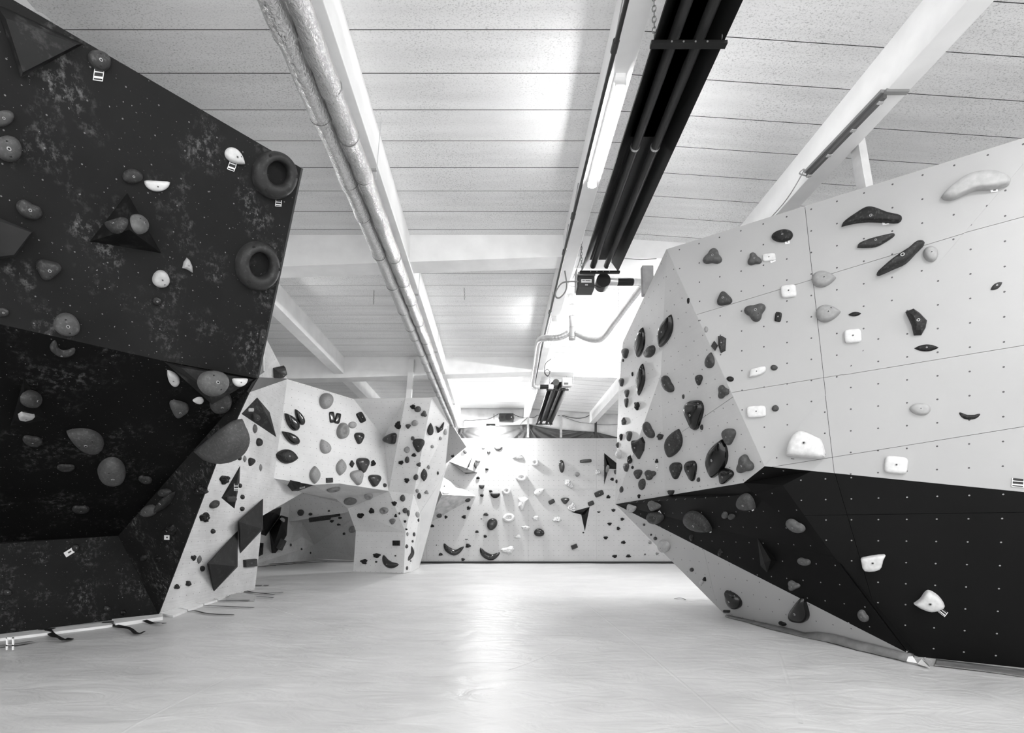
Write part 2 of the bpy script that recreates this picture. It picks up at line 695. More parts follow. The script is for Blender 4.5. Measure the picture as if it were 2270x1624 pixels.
climbing_wall('dark', (-5.6, 7.4, 0), 'chalk-marked black overhanging climbing wall with two ring-shaped holds')
climbing_wall('arch', (-4.2, 13.5, 0), 'pale plywood climbing wall with an archway and a free-standing leg')
climbing_wall('alcove', (-7.5, 20, 0), 'shaded grey climbing wall seen through the archway')
climbing_wall('back', (0, BACKY - 0.05, 0), 'flat pale climbing wall across the end of the hall')
climbing_wall('prow', (4.2, 6.2, 0), 'angular pale grey climbing wall with a wide black band')

# ---- dark wall on the left
ZT = 5.0
P1 = at_z(668, 372, ZT)
P0 = at_z(-260, -169, ZT)
ed = (P1 - P0).normalized()
nh = Vector((ed.y, -ed.x, 0)).normalized()
LEAN = math.radians(28)
NA = nh * math.cos(LEAN) - Vector((0, 0, 1)) * math.sin(LEAN)
E1 = on_plane(570, 838, P1, NA)
E1b = on_plane(365, 800, P1, NA)
E1c = on_plane(-260, 660, P1, NA)
C0, C1 = fl(0, 1405), fl(351, 1361)
nc = (C1 - C0).cross(Vector((0, 0, 1))).normalized()
Cc = on_plane(262, 1187, C0, nc)
Cb = on_plane(0, 1205, C0, nc)
Ca = on_plane(-260, 1219, C0, nc)
C262 = C0 + (C1 - C0) * 0.0
C262 = on_plane(262, 1373, C0, nc)
C262.z = 0
Cl = on_plane(-260, 1437, C0, nc)
Cl.z = 0
_pa, _pb = P0.copy(), E1c.copy()
P0 = P0 + (P0 - P1).normalized() * 2.2
E1c = E1c + (E1c - E1b).normalized() * 2.2
Ca = Ca + (Ca - Cb).normalized() * 2.2
Cl = Cl + (Cl - C262).normalized() * 2.2
nD = (Cc - E1).cross(C1 - E1).normalized()
D476 = on_plane(478, 1027, E1, nD)
D551 = on_plane(551, 870, E1, nD)
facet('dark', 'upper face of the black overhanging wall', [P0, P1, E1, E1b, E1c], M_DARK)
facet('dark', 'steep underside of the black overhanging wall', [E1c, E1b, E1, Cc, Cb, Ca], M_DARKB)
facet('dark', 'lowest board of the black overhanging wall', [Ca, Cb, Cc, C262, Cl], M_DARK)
facet('dark', 'narrow side face of the black overhanging wall', [E1, Cc, C1, D476, D551], M_DARK)
facet('dark', 'lowest board of the black overhanging wall', [Cc, C262, C1], M_DARK)

# ---- pale arch wall
fa, fb = at_z(637, 840, ZT), at_z(784, 884, ZT)
fB = fl(565, 1306)
n1 = (fB - C1).cross(fa - C1).normalized()
f583 = on_plane(584, 1105, C1, n1)
f607 = on_plane(607, 1060, C1, n1)
f584 = on_plane(583, 1142, C1, n1)
n2 = (fb - fa).cross(f607 - fa).normalized()
fh = on_plane(694, 1074, fa, n2)
fg = on_plane(752, 1071, fa, n2)
fe = on_plane(862, 1088, fa, n2)
fc = on_plane(850, 969, fa, n2)
m0, m1 = at_z(899, 882, ZT), at_z(957, 881, ZT)
nM = (m1 - m0).cross(fe - m0).normalized()
m2 = on_plane(917, 1095, m0, nM)
k0, k1, k2 = fl(783, 1266), fl(895, 1270), fl(910, 1267)
j0, j1 = at(789, 1177, 15.9), at(899, 1180, 15.15)
h0, h1 = at(771, 1127, 15.6), at(746, 1106, 15.2)
g0 = at(670, 1092, 13.6)
o0 = at_z(967, 879, ZT)
o1, o2, o3, o4 = at(995, 940, 14.3), at(985, 1046, 14.9), at(970, 1074, 15.1), at(931, 1135, 15.4)
e0 = at_z(585, 740, ZT)
PL = 'pale arch wall'
farL = on_plane(430, 800, C1, n1)
facet('arch', 'lower left side of the ' + PL, [C1, fB, f584, f583, f607, fa, on_plane(560, 830, C1, n1), on_plane(470, 1010, C1, n1)], M_LIGHT3)
facet('arch', 'upper face of the ' + PL, [f607, fh, fg, fe, fc, fb, fa], M_LIGHT)
facet('arch', 'arch soffit of the ' + PL, [f583, f607, fh, g0, f584], M_LIGHT3)
facet('arch', 'arch soffit of the ' + PL, [fh, fg, fe, h0, h1], M_LIGHT3)
facet('arch', 'arch soffit of the ' + PL, [fh, h1, g0], M_LIGHT3)
facet('arch', 'undercut front of the arch leg', [fe, j1, j0, h0], M_LIGHT)
facet('arch', 'foot of the arch leg', [j0, j1, k1, k0], M_LIGHT)
facet('arch', 'recessed corner of the ' + PL, [fb, m0, fc], M_LIGHT)
facet('arch', 'recessed corner of the ' + PL, [fc, m0, fe], M_LIGHT)
facet('arch', 'upper front of the arch leg', [m0, m1, m2, fe], M_LIGHT)
facet('arch', 'upper front of the arch leg', [fe, m2, j1], M_LIGHT)
facet('arch', 'bright right side of the arch leg', [m1, o0, o1, o2, o3, o4, m2], M_LIGHT)
facet('arch', 'bright right side of the arch leg', [m2, o4, k2, k1, j1], M_LIGHT)
facet('arch', 'top left corner of the ' + PL, [fa, e0, P1 + Vector((-1.6, 2.6, -1.2)), on_plane(556, 846, C1, n1)], M_LIGHT3)
WING = facet('arch', 'dark wing of the ' + PL, [E1, fa, D551], M_DARKG)
# closing faces away from the camera
bk = Vector((0, 2.2, 0))
facet('arch', 'rear', [o0, o0 + bk, Vector((k2.x, k2.y + 1.6, 0)), k2, o4, o3, o2, o1], M_LIGHT, hidden=True)
facet('dark', 'rear', [P1, P1 + Vector((-2.5, 1.5, 0)), E1 + Vector((-2.3, 2.6, 0.2)), E1], M_DARKG, hidden=True)

# ---- alcove behind the arch
a1, a2 = fl(540, 1259), fl(694, 1238)
a3, a4, a5, a6 = at(697, 1207, 22.0), at(671, 1189, 21.2), at(670, 1157, 20.6), at(640, 1156, 19.6)
a7, a8 = at(643, 1085, 19.0), at(540, 1085, 16.4)
a9, a10 = at(812, 1075, 17.6), at(812, 1128, 19.6)
a11 = fl(812, 1243)
AL = 'shaded alcove wall'
facet('alcove', 'pale side of the ' + AL, [a1, a2, a3, a4, a5, a6, a7, a8], M_LIGHT3)
facet('alcove', 'upper overhang of the ' + AL, [a7, a9, a10, a5, a6], M_ALC)
facet('alcove', 'middle of the ' + AL, [a5, a10, a3, a4], M_ALC)
facet('alcove', 'lower part of the ' + AL, [a3, a10, a11, a2], M_ALC)

# ---- end wall
def bw(px, py, off=0.0):
    return at(px, py, BACKY - 0.16 - off)


facet('back', 'far end wall', [Vector((-5.2, BACKY - .16, 0)), Vector((7.6, BACKY - .16, 0)), Vector((7.6, BACKY - .16, bw(1000, 971).z)), Vector((-5.2, BACKY - .16, bw(1000, 971).z))], M_BACK,
      cuts=[((900, 1083.5), (1400, 1084)), ((1170.7, 970), (1171, 1240)), ((1321.6, 970), (1322, 1240)), ((946, 970), (946, 1240))])
facet('back', 'tilted side panel of the far end wall', [bw(975, 900, 0.6), bw(1034, 990, 0.9), bw(982, 1032, 0.1), bw(960, 1010, 0.0)], M_BACK)

# ---- right wall
T = at_z(1478, 552, ZT)
T2 = at_z(2640, 190, ZT)
edr = (T2 - T).normalized()
nhr = Vector((edr.y, -edr.x, 0)).normalized()
if nhr.dot(CAM - T) < 0:
    nhr = -nhr
NR = (nhr * math.cos(0.055) - Vector((0, 0, 1)) * math.sin(0.055)).normalized()
S = on_plane(1695, 1033, T, NR)
Tm = at_z(2335, 285, ZT)
NRb = (nhr * math.cos(0.03) - Vector((0, 0, 1)) * math.sin(0.03)).normalized()
U2 = on_plane(2640, 1127, T, NRb)
S18 = S + (U2 - S) * ((on_plane(1800, 1043.5, T, NR) - S).length / (U2 - S).length)
Q = at(1364, 1117, 9.6)
q1, q2 = at(1372, 867, 9.1), at(1381, 758, 8.5)
c2_ = at(1475, 1098.5, 8.2)
nP = (S - T).cross(c2_ - T).normalized()
c1 = on_plane(1465, 830, T, nP)
U = on_plane(1648, 1070, T, nP)
V0 = fl(2035, 1455)
V1 = at(2010, 1446, 5.45)
nB = (U2 - S18).cross(V0 - S18).normalized()
s1 = at(1675, 1095, U.y - 0.12)
s2 = on_plane(1735, 1075, V0, nB)
w1 = on_plane(1850, 1235, V0, nB)
B1 = on_plane(2270, 1480, V0, nB)
B3 = on_plane(2640, 1525, V0, nB)
L0 = fl(1605, 1360)
L1 = fl(2000, 1459)
nL = (L0 - Q).cross(L1 - Q).normalized()
V1 = on_plane(2010, 1446, Q, nL)
RW = 'right wall'
facet('prow', 'upper pale face of the ' + RW, [T, S, Tm], M_LIGHT2,
      cuts=[((1784, 455), (1848, 1036)), ((1545, 697), (2170, 507)), ((1620, 870), (1880, 828))])
facet('prow', 'lower pale face of the ' + RW, [S, U2, T2, Tm], M_LIGHT2,
      cuts=[((1880, 829), (2270, 765)), ((1790, 1022), (2270, 945)), ((2170, 507), (2270, 480)), ((1830, 880), (1849, 1045))])
facet('prow', 'projecting side of the ' + RW, [T, S, U, c2_, c1], M_PROW, cuts=[((1464, 990), (1592, 902))])
facet('prow', 'leading edge of the ' + RW, [T, c1, c2_, Q, q1, q2], M_PROW)
facet('prow', 'black band of the ' + RW, [S, U, s1, s2, S18], M_DARKR)
facet('prow', 'black band of the ' + RW, [S18, s2, w1, V0, B1, B3, U2], M_DARKR,
      cuts=[((1850, 1045), (1925, 1300)), ((1790, 1142), (2270, 1135))])
facet('prow', 'black underside of the ' + RW, [Q, c2_, U, s1, s2, w1, V0, V1], M_DARKR)
facet('prow', 'pale lower side of the ' + RW, [Q, V1, L1, L0], M_LIGHT2, cuts=[((1558, 1210), (1590, 1345))])
facet('prow', 'rear', [T, q2, q1, Q, L0, L0 + Vector((4, 1.5, 0)), T + Vector((4, 1.5, 0))], M_LIGHT2, hidden=True)

# ================================================================== holds and volumes
random.seed(4)
BVH = None


def rebuild():
    global BVH
    BVH = BVHTree.FromPolygons([tuple(v) for v in TRI_V], TRI_F)


def cast(px, py):
    loc, n, idx, d = BVH.ray_cast(CAM, ray(px, py).normalized())
    if loc is None:
        return None
    if n.dot(CAM - loc) < 0:
        n = -n
    return loc, n, TRI_ID[idx]


def local_frame(px, py):
    h = cast(px, py)
    if h is None:
        for r in (4, 8, 14, 22, 32):
            for a in range(12):
                h = cast(px + r * math.cos(a * .5236), py + r * math.sin(a * .5236))
                if h:
                    loc = on_plane(px, py, h[0], h[1])
                    return loc, h[1], h[2]
        return None
    return h


XF = [0, 0, 1]


def X(x, y):
    return XF[0] + x / XF[2], XF[1] + y / XF[2]


HOLDS = []


# ---- volumes
def volume(hulls, tone, label, rough=0.55, dust=0.0, onto=None, group=None, depth=0.012):
    """each hull: (base pixel points, raised points (px,py,height))"""
    allp = [X(*p) for b, r in hulls for p in b]
    c = (sum(p[0] for p in allp) / len(allp), sum(p[1] for p in allp) / len(allp))
    if onto:
        c = X(*onto)
    fr = local_frame(*c)
    loc, n, fid = fr
    parts = []
    for base, raised in hulls:
        bm = bmesh.new()
        for p in base:
            q = on_plane(*X(*p), loc, n)
            bm.verts.new(q)
            bm.verts.new(q - n * depth)
        for p in raised:
            bm.verts.new(on_plane(*X(p[0], p[1]), loc + n * p[2], n))
        r = bmesh.ops.convex_hull(bm, input=bm.verts[:])
        junk = [v for v in bm.verts if not v.link_faces]
        bmesh.ops.delete(bm, geom=junk, context='VERTS')
        bm.verts.index_update()
        bm.normal_update()
        parts.append(([v.co.copy() for v in bm.verts], [tuple(v.index for v in f.verts) for f in bm.faces]))
        bm.free()
    vs, fs = join_vf(parts)
    newid = len(FACETS)
    FACETS.append(dict(place='', n=n, wall='vol', vol=label, dark=tone < 0.2))
    o0 = len(TRI_V)
    TRI_V.extend(vs)
    for f in fs:
        for k in range(1, len(f) - 1):
            TRI_F.append((o0 + f[0], o0 + f[k], o0 + f[k + 1]))
            TRI_ID.append(newid)
    o = link('wall_volume', mesh_from('wall_volume', [v - loc for v in vs], fs), plain(tone * (0.55 if tone < 0.2 else 1.0), rough, var=0.25, scale=5, dust=dust * 0.5))
    o.location = loc
    tag(o, label, 'climbing volume', group)
    return o


# ---- outlines in the unit square, y down like the picture
def outline(kind, rnd, n=28):
    pts = []
    if kind in ('rnd', 'pock', 'egg', 'lob', 'kid', 'rock', 'mesh'):
        ph = [rnd.uniform(0, 6.28) for _ in range(4)]
        if kind in ('rock', 'mesh'):
            n = 16
        for i in range(n):
            t = 2 * math.pi * i / n
            r = 1.0
            if kind == 'rnd' or kind == 'pock':
                r = 1 + 0.035 * math.cos(2 * t + ph[0]) + 0.03 * math.cos(3 * t + ph[1])
            elif kind == 'egg':
                r = 1 + 0.10 * math.cos(3 * t + 1.57)
            elif kind == 'lob':
                r = 0.86 + 0.20 * math.cos(3 * t + ph[0])
            elif kind == 'kid':
                r = 1 - 0.30 * math.exp(-((t - 4.71) ** 2) / 0.25)
            else:
                r = 0.9 + 0.13 * math.cos(3 * t + ph[0]) + 0.09 * math.cos(5 * t + ph[1]) + rnd.uniform(-.07, .07)
            pts.append((r * math.cos(t), r * math.sin(t)))
        if kind == 'egg':
            pts = [(x * (1.0 - 0.22 * y), y) for x, y in pts]
    elif kind == 'drop':
        for i in range(n):
            t = 2 * math.pi * i / n
            x = -math.cos(t)
            pts.append((x, math.sin(t) * abs(math.sin(t / 2)) ** 0.75 * 1.22))
    elif kind == 'leaf':
        for i in range(n):
            t = 2 * math.pi * i / n
            x = -math.cos(t)
            y = math.sin(t)
            pts.append((x, math.copysign(abs(y) ** 1.8, y)))
    elif kind == 'half':
        pts = [(math.cos(t * math.pi / 18), -0.85 + 1.75 * math.sin(t * math.pi / 18)) for t in range(19)]
        pts += [(x, -0.98) for x in (-0.8, -0.4, 0, 0.4, 0.8)]
    elif kind == 'rect':
        for i in range(n):
            t = 2 * math.pi * i / n
            c, s = math.cos(t), math.sin(t)
            pts.append((math.copysign(abs(c) ** 0.42, c), math.copysign(abs(s) ** 0.42, s)))
    elif kind == 'box':
        pts = [(-1, -1), (1, -1), (1, 1), (-1, 1)]
    elif kind == 'dia':
        pts = [(0, -1), (1, -0.1), (0.15, 1), (-1, 0.1)]
    return pts


PROF = {
    'dome': [(1.0, 0.0), (0.995, 0.22), (0.955, 0.46), (0.87, 0.70), (0.72, 0.87), (0.50, 0.96), (0.25, 0.995)],
    'plate': [(1.0, 0.0), (0.99, 0.45), (0.94, 0.72), (0.84, 0.88), (0.6, 0.96), (0.3, 0.99)],
    'pock': [(1.0, 0.0), (0.99, 0.3), (0.93, 0.65), (0.80, 0.93), (0.62, 1.0), (0.46, 0.92), (0.33, 0.66), (0.2, 0.5)],
    'box': [(1.0, 0.0), (0.97, 0.9), (0.90, 1.0)],
    'crag': [(1.0, 0.0), (0.93, 0.45), (0.70, 0.80), (0.40, 1.0)],
}
SHAPE = dict(rnd='rounded', egg='egg-shaped', drop='teardrop-shaped', leaf='leaf-shaped', half='half-moon', rect='flat rounded-square',
             rock='craggy', lob='lobed', kid='kidney-shaped', box='block-shaped', poly='angular', pock='pocketed round',
             mesh='black-dotted lacy', ban='banana-shaped', ring='ring-shaped', dia='diamond-shaped', swoosh='long curved', wing='ridged wing-shaped')

_b = bmesh.new()
_r = bmesh.ops.create_cone(_b, cap_ends=True, segments=12, radius1=1.0, radius2=0.85, depth=0.5)
BOLT_ME = bpy.data.meshes.new('bolt')
_b.to_mesh(BOLT_ME)
_b.free()
BOLT_ME.materials.append(plain(0.35, 0.35, metal=0.6))
_b = bmesh.new()
bmesh.ops.create_cone(_b, cap_ends=True, segments=6, radius1=0.55, radius2=0.5, depth=0.62)
SOCK_ME = bpy.data.meshes.new('socket')
_b.to_mesh(SOCK_ME)
_b.free()
SOCK_ME.materials.append(plain(0.01, 0.6))
_b = bmesh.new()
bmesh.ops.create_cone(_b, cap_ends=True, segments=10, radius1=1.0, radius2=0.9, depth=0.3)
SCREW_ME = bpy.data.meshes.new('screw_hole')
_b.to_mesh(SCREW_ME)
_b.free()
SCREW_ME.materials.append(plain(0.012, 0.6))


def frame_matrix(n):
    e1, e2 = axes(n)
    return Matrix((e1, e2, n)).transposed()


def add_bolt(o, n, p, r, screws=()):
    R = frame_matrix(n).to_4x4()
    b = bpy.data.objects.new('bolt', BOLT_ME)
    COL.objects.link(b)
    b.parent = o
    b.matrix_local = Matrix.Translation(p) @ R @ Matrix.Scale(r, 4)
    s = bpy.data.objects.new('socket', SOCK_ME)
    COL.objects.link(s)
    s.parent = b
    s.location = (0, 0, 0.02)
    for q in screws:
        k = bpy.data.objects.new('screw_hole', SCREW_ME)
        COL.objects.link(k)
        k.parent = o
        k.matrix_local = Matrix.Translation(q) @ R @ Matrix.Scale(r * 0.55, 4)


def stretch_fix(p, n, loc):
    """shorten footprints on faces seen at a glancing angle"""
    v = (loc - CAM).normalized()
    k = abs(n.dot(v))
    if k > 0.5:
        return p
    s = v - n * v.dot(n)
    s.normalize()
    return p - s * p.dot(s) * (1 - k / 0.5)


def hold_mat(tone, gloss):
    tone = tone * 0.62 if tone < 0.2 else tone * 0.8
    tone = round(tone, 3)
    if gloss:
        return plain(tone, 0.13, var=0.1, scale=6)
    dust = 0.16 if tone < 0.2 else 0.0
    return plain(tone, 0.5, var=0.12, bump=0.12, scale=22, dust=dust)


def build_hold(kind, pix, cxy, tone, ratio=None, gloss=False, bolt=None, flat=False, back=0.0, screws=0, label=None, mat=None, extra=None, anchor=None):
    """pix: outline pixel points round cxy"""
    fr = local_frame(*(X(*anchor) if anchor else cxy))
    if fr is None:
        print('MISS', kind, cxy)
        return None
    loc, n, fid = fr
    if anchor:
        loc = on_plane(cxy[0], cxy[1], loc, n)
    mpp = (loc.y - CAM.y) / F
    xs, ys = [p[0] for p in pix], [p[1] for p in pix]
    wm, hm = (max(xs) - min(xs)) * mpp, (max(ys) - min(ys)) * mpp
    dim = min(wm, hm)
    if ratio is None:
        ratio = {'rect': 0.28, 'half': 0.42, 'box': 0.35, 'rock': 0.42, 'mesh': 0.25, 'poly': 0.4, 'swoosh': 0.4, 'wing': 0.35, 'leaf': 0.42, 'drop': 0.42}.get(kind, 0.42)
    h = max(0.012, ratio * dim)
    lift = 0.35 * h
    q = loc + n * (lift - back)
    base = []
    for p in pix:
        w = on_plane(p[0], p[1], q, n) - n * lift
        base.append(w)
    c0 = on_plane(cxy[0], cxy[1], q, n) - n * lift
    base = [stretch_fix(w - c0, n, loc) for w in base]
    prof = PROF['pock' if kind == 'pock' else 'box' if kind in ('box', 'dia') else 'plate' if kind in ('rect', 'swoosh', 'wing', 'mesh') else 'crag' if kind in ('rock', 'poly') else 'dome']
    rr = random.Random(int(cxy[0] * 7 + cxy[1] * 13))
    vs, fs = [], []
    m = len(base)
    off = Vector((0, 0, 0))
    if kind in ('egg', 'lob'):
        off = (base[0] * 0.08)
    for k, (s, z) in enumerate(prof):
        for i, w in enumerate(base):
            jit = 0.0
            if kind in ('rock', 'mesh') and k > 0:
                jit = rr.uniform(-0.16, 0.16)
            vs.append(w * (s * (1 + jit * 0.6)) + off * (1 - s) + n * (h * z * (1 + jit)) - n * (0.003 if k == 0 else 0))
    zc = prof[-1][1] if kind == 'pock' else 1.0
    vs.append(off + n * (h * zc))
    for k in range(len(prof) - 1):
        for i in range(m):
            j = (i + 1) % m
            fs.append((k * m + i, k * m + j, (k + 1) * m + j, (k + 1) * m + i))
    tip = len(vs) - 1
    kk = (len(prof) - 1) * m
    for i in range(m):
        fs.append((kk + i, kk + (i + 1) % m, tip))
    me = mesh_from('climbing_hold', vs, fs)
    # orientation outwards
    if me.polygons[len(me.polygons) - 1].normal.dot(n) < 0:
        me.flip_normals()
    if kind not in ('rock', 'poly', 'box', 'dia'):
        me.shade_smooth()
        if kind in ('rect', 'swoosh', 'half', 'drop', 'leaf'):
            me.set_sharp_from_angle(angle=math.radians(48))
    o = link('climbing_hold', me, mat or hold_mat(tone, gloss))
    o.location = c0
    px_min = min(max(xs) - min(xs), max(ys) - min(ys))
    if bolt is None:
        bolt = px_min > 15 and kind not in ('wing', 'mesh')
    if bolt:
        r = min(0.02, max(0.008, dim * 0.075))
        sc = []
        if px_min > 38 or screws:
            for i in range(screws or (1 if px_min < 50 else 2)):
                w = base[(i * m // 2 + m // 5) % m] * 0.55
                sc.append(w + n * (h * 0.93))
        add_bolt(o, n, off + n * (h * (zc * 1.0)), r, sc)
    size = max(max(w.length for w in base) * 2, h)
    HOLDS.append(dict(o=o, kind=kind, tone=tone, size=size, fid=fid, z=c0.z, px=cxy, label=label, gloss=gloss, extra=extra))
    return o


def H(kind, cx, cy, w, h, rot=0.0, tone=0.1, **kw):
    rr = random.Random(int(cx * 3 + cy * 5))
    a = math.radians(rot)
    ca, sa = math.cos(a), math.sin(a)
    cxp, cyp = X(cx, cy)
    w, h = w / XF[2], h / XF[2]
    pix = []
    for x, y in outline(kind, rr, 18 if max(w, h) < 20 else 28):
        x, y = x * w / 2, y * h / 2
        pix.append((cxp + x * ca - y * sa, cyp + x * sa + y * ca))
    return build_hold(kind, pix, (cxp, cyp), tone, **kw)


def AX(kind, x1, y1, x2, y2, wid, tone, **kw):
    """axis form: from tip (x1,y1) to round end (x2,y2)"""
    L = math.hypot(x2 - x1, y2 - y1)
    return H(kind, (x1 + x2) / 2, (y1 + y2) / 2, L, wid, math.degrees(math.atan2(y2 - y1, x2 - x1)), tone, **kw)


def PO(pts, tone, kind='poly', **kw):
    p = [X(*q) for q in pts]
    c = (sum(q[0] for q in p) / len(p), sum(q[1] for q in p) / len(p))
    if kind in ('swoosh', 'wing', 'rnd'):
        pp = smooth_path([Vector((q[0], q[1], 0)) for q in p + [p[0]]], 3)[:-1]
        p = [(v.x, v.y) for v in pp]
    return build_hold(kind, p, c, tone, **kw)


def BAN(pts, wid, tone, gloss=True, label=None, thick=0.55, **kw):
    """banana: half-round sweep along pixel points, tapering to both tips"""
    p = [X(*q) for q in pts]
    mid = p[len(p) // 2]
    fr = local_frame(*mid)
    if fr is None:
        print('MISS ban', mid)
        return
    loc, n, fid = fr
    mpp = loc.y / F
    wm = wid / XF[2] * mpp
    path = smooth_path([on_plane(q[0], q[1], loc, n) for q in p], 7)
    vs, fs = [], []
    m = 9
    for i, c in enumerate(path):
        t = i / (len(path) - 1)
        r = wm / 2 * (0.06 + 0.94 * math.sin(math.pi * t) ** 0.62)
        tg = (path[min(i + 1, len(path) - 1)] - path[max(i - 1, 0)]).normalized()
        s = n.cross(tg).normalized()
        for k in range(m):
            a = math.pi * k / (m - 1)
            vs.append(c - loc + s * r * math.cos(a) + n * (r * math.sin(a) * 2 * thick - 0.002))
    for i in range(len(path) - 1):
        for k in range(m - 1):
            a = i * m + k
            fs.append((a, a + 1, a + m + 1, a + m))
    fs.append(tuple(range(m)))
    fs.append(tuple((len(path) - 1) * m + k for k in range(m))[::-1])
    me = mesh_from('climbing_hold', vs, fs)
    bm = bmesh.new()
    bm.from_mesh(me)
    bmesh.ops.recalc_face_normals(bm, faces=bm.faces)
    bm.to_mesh(me)
    bm.free()
    if me.polygons[len(path) // 2 * (m - 1) + 4].normal.dot(n) < 0:
        me.flip_normals()
    me.shade_smooth()
    o = link('climbing_hold', me, hold_mat(tone, gloss))
    o.location = loc
    if wid / XF[2] > 12:
        add_bolt(o, n, path[len(path) // 2] - loc + n * (wm / 2 * 2 * thick), min(0.018, wm * 0.09))
    HOLDS.append(dict(o=o, kind='ban', tone=tone, size=(path[0] - path[-1]).length, fid=fid, z=loc.z, px=mid, label=label, gloss=gloss, extra=None))
    return o


def RING(cx, cy, w, h, ix, iy, iw, ih, rot, tone, label):
    c = X(cx, cy)
    loc, n, fid = local_frame(*c)
    mpp = loc.y / F
    s = XF[2]
    hgt = 0.42 * w / s * mpp * 0.62
    m = 40
    a0 = math.radians(rot)

    def ell(x, y, ww, hh, i, lift):
        t = 2 * math.pi * i / m
        a, b = math.cos(t) * ww / 2, math.sin(t) * hh / 2
        q = X(x + a * math.cos(a0) - b * math.sin(a0), y + a * math.sin(a0) + b * math.cos(a0))
        return on_plane(q[0], q[1], loc + n * lift, n) - loc
    vs, fs = [], []
    prof = [(0, 0), (0.03, 0.35), (0.16, 0.7), (0.36, 0.93), (0.58, 1.0), (0.8, 0.97), (0.93, 0.86), (1.0, 0.7), (1.04, 0.35), (1.0, 0.02)]
    for t, z in prof:
        for i in range(m):
            o_ = ell(cx, cy, w, h, i, 0)
            i_ = ell(ix, iy, iw, ih, i, hgt * 0.9) - n * hgt * 0.9
            vs.append(o_ * (1 - t) + i_ * t + n * hgt * z)
    for k in range(len(prof) - 1):
        for i in range(m):
            j = (i + 1) % m
            fs.append((k * m + i, k * m + j, (k + 1) * m + j, (k + 1) * m + i))
    me = mesh_from('climbing_hold', vs, fs, True)
    if me.polygons[4 * m].normal.dot(n) < 0:
        me.flip_normals()
    o = link('climbing_hold', me, plain(tone * 0.6, 0.5, var=0.15, bump=0.1, scale=12, dust=0.08))
    o.location = loc
    for ang in (20, 150, 265):
        i = int(ang / 360 * m)
        p = vs[3 * m + i]
        b = bpy.data.objects.new('screw_hole', SCREW_ME)
        COL.objects.link(b)
        b.parent = o
        b.matrix_local = Matrix.Translation(p) @ frame_matrix(n).to_4x4() @ Matrix.Scale(0.016, 4)
    HOLDS.append(dict(o=o, kind='ring', tone=tone, size=w / s * mpp, fid=fid, z=loc.z, px=c, label=label, gloss=False, extra=None))


TAGS = []


def TAG(cx, cy, w, h, rot, style, label):
    """route card: style 'frame' = white outline with stripes on black, 'card' = white card with dark stripe"""
    c = X(cx, cy)
    fr = local_frame(*c)
    loc, n, fid = fr
    w, h = w / XF[2], h / XF[2]
    a = math.radians(rot)
    o = empty('route_tag', loc)
    tag(o, label, 'route tag')

    def quad(name, x0, y0, x1, y1, lift, mat):
        vs = []
        for z in (lift - 0.0015, lift):
            for x, y in ((x0, y0), (x1, y0), (x1, y1), (x0, y1)):
                X_, Y_ = x * w / 2, y * h / 2
                q = on_plane(c[0] + X_ * math.cos(a) - Y_ * math.sin(a), c[1] + X_ * math.sin(a) + Y_ * math.cos(a), loc, n)
                vs.append(stretch_fix(q - loc, n, loc) + n * z)
        me = mesh_from(name, vs, [(0, 1, 2, 3), (7, 6, 5, 4), (0, 4, 5, 1), (1, 5, 6, 2), (2, 6, 7, 3), (3, 7, 4, 0)])
        bm = bmesh.new()
        bm.from_mesh(me)
        bmesh.ops.recalc_face_normals(bm, faces=bm.faces)
        bm.to_mesh(me)
        bm.free()
        link(name, me, mat, o)
    wt, bl = plain(0.85, 0.5), plain(0.012, 0.5)
    if style == 'frame':
        quad('card', -1, -1, 1, 1, 0.006, plain(0.03, 0.4))
        for e in ((-1, -1, -0.86, 1), (0.86, -1, 1, 1), (-1, 0.88, 1, 1), (-0.86, 0.30, 0.86, 0.62), (-0.86, -0.45, 0.86, -0.26)):
            quad('stripe', e[0], e[1], e[2], e[3], 0.0075, wt)
    else:
        quad('card', -1, -1, 1, 1, 0.006, wt)
        quad('field', -0.25, -0.35, 0.45, 0.25, 0.0075, plain(0.10, 0.5))
    return o

# ------------------------------------------------------------------ volumes first (holds can sit on them)
rebuild()
XF[:] = [0, 0, 3.2429]
volume([([(-40, 20), (600, 316), (150, 560)], [(165, 520, 0.10), (40, 130, 0.09), (555, 320, 0.05)])], 0.016, 'low black triangular volume at the top edge of the black overhanging wall', dust=0.2, onto=(250, 350))
XF[:] = [0, 450, 3.2429]
volume([([(-90, 70), (238, 205), (110, 385), (-90, 420)], [(-60, 110, 0.2), (225, 210, 0.10), (100, 372, 0.16), (-60, 390, 0.2)])], 0.045, 'smooth dark grey four-sided volume at the left end of the black wall', onto=(60, 260))
volume([([(915, -72), (645, 275), (1160, 360)], [(930, 190, 0.30)])], 0.006, 'black three-sided pyramid volume on the black overhanging wall', dust=0.12)
volume([([(1180, 1140), (1822, 1268), (1525, 1447)], [(1500, 1345, 0.10), (1300, 1180, 0.05)])], 0.012, 'black triangular volume under the lower corner of the chalky overhang', dust=0.15, onto=(1400, 1000), depth=0.55)
volume([([(175, 1250), (75, 1600), (335, 1555)], [(170, 1490, 0.16)])], 0.006, 'small black pyramid volume holding a white hold on the dark underside', dust=0.1)
rebuild()
XF[:] = [340, 820, 3.0652]
volume([([(705, 185), (598, 297), (836, 456), (790, 285)], [(765, 290, 0.16)])], 0.025, 'black kite-shaped volume at the upper left of the pale arch wall', dust=0.25)
volume([([(590, 648), (462, 868), (551, 941), (585, 770)], [(567, 760, 0.12), (560, 850, 0.10)])], 0.012, 'narrow black kite-shaped volume carrying a tag and a hold', dust=0.1)
volume([([(746, 873), (577, 1027), (591, 1245), (744, 1082)], [(590, 1032, 0.22), (734, 1076, 0.22)])], 0.035, 'dark ridged volume beside the arch opening, upper of two', dust=0.1)
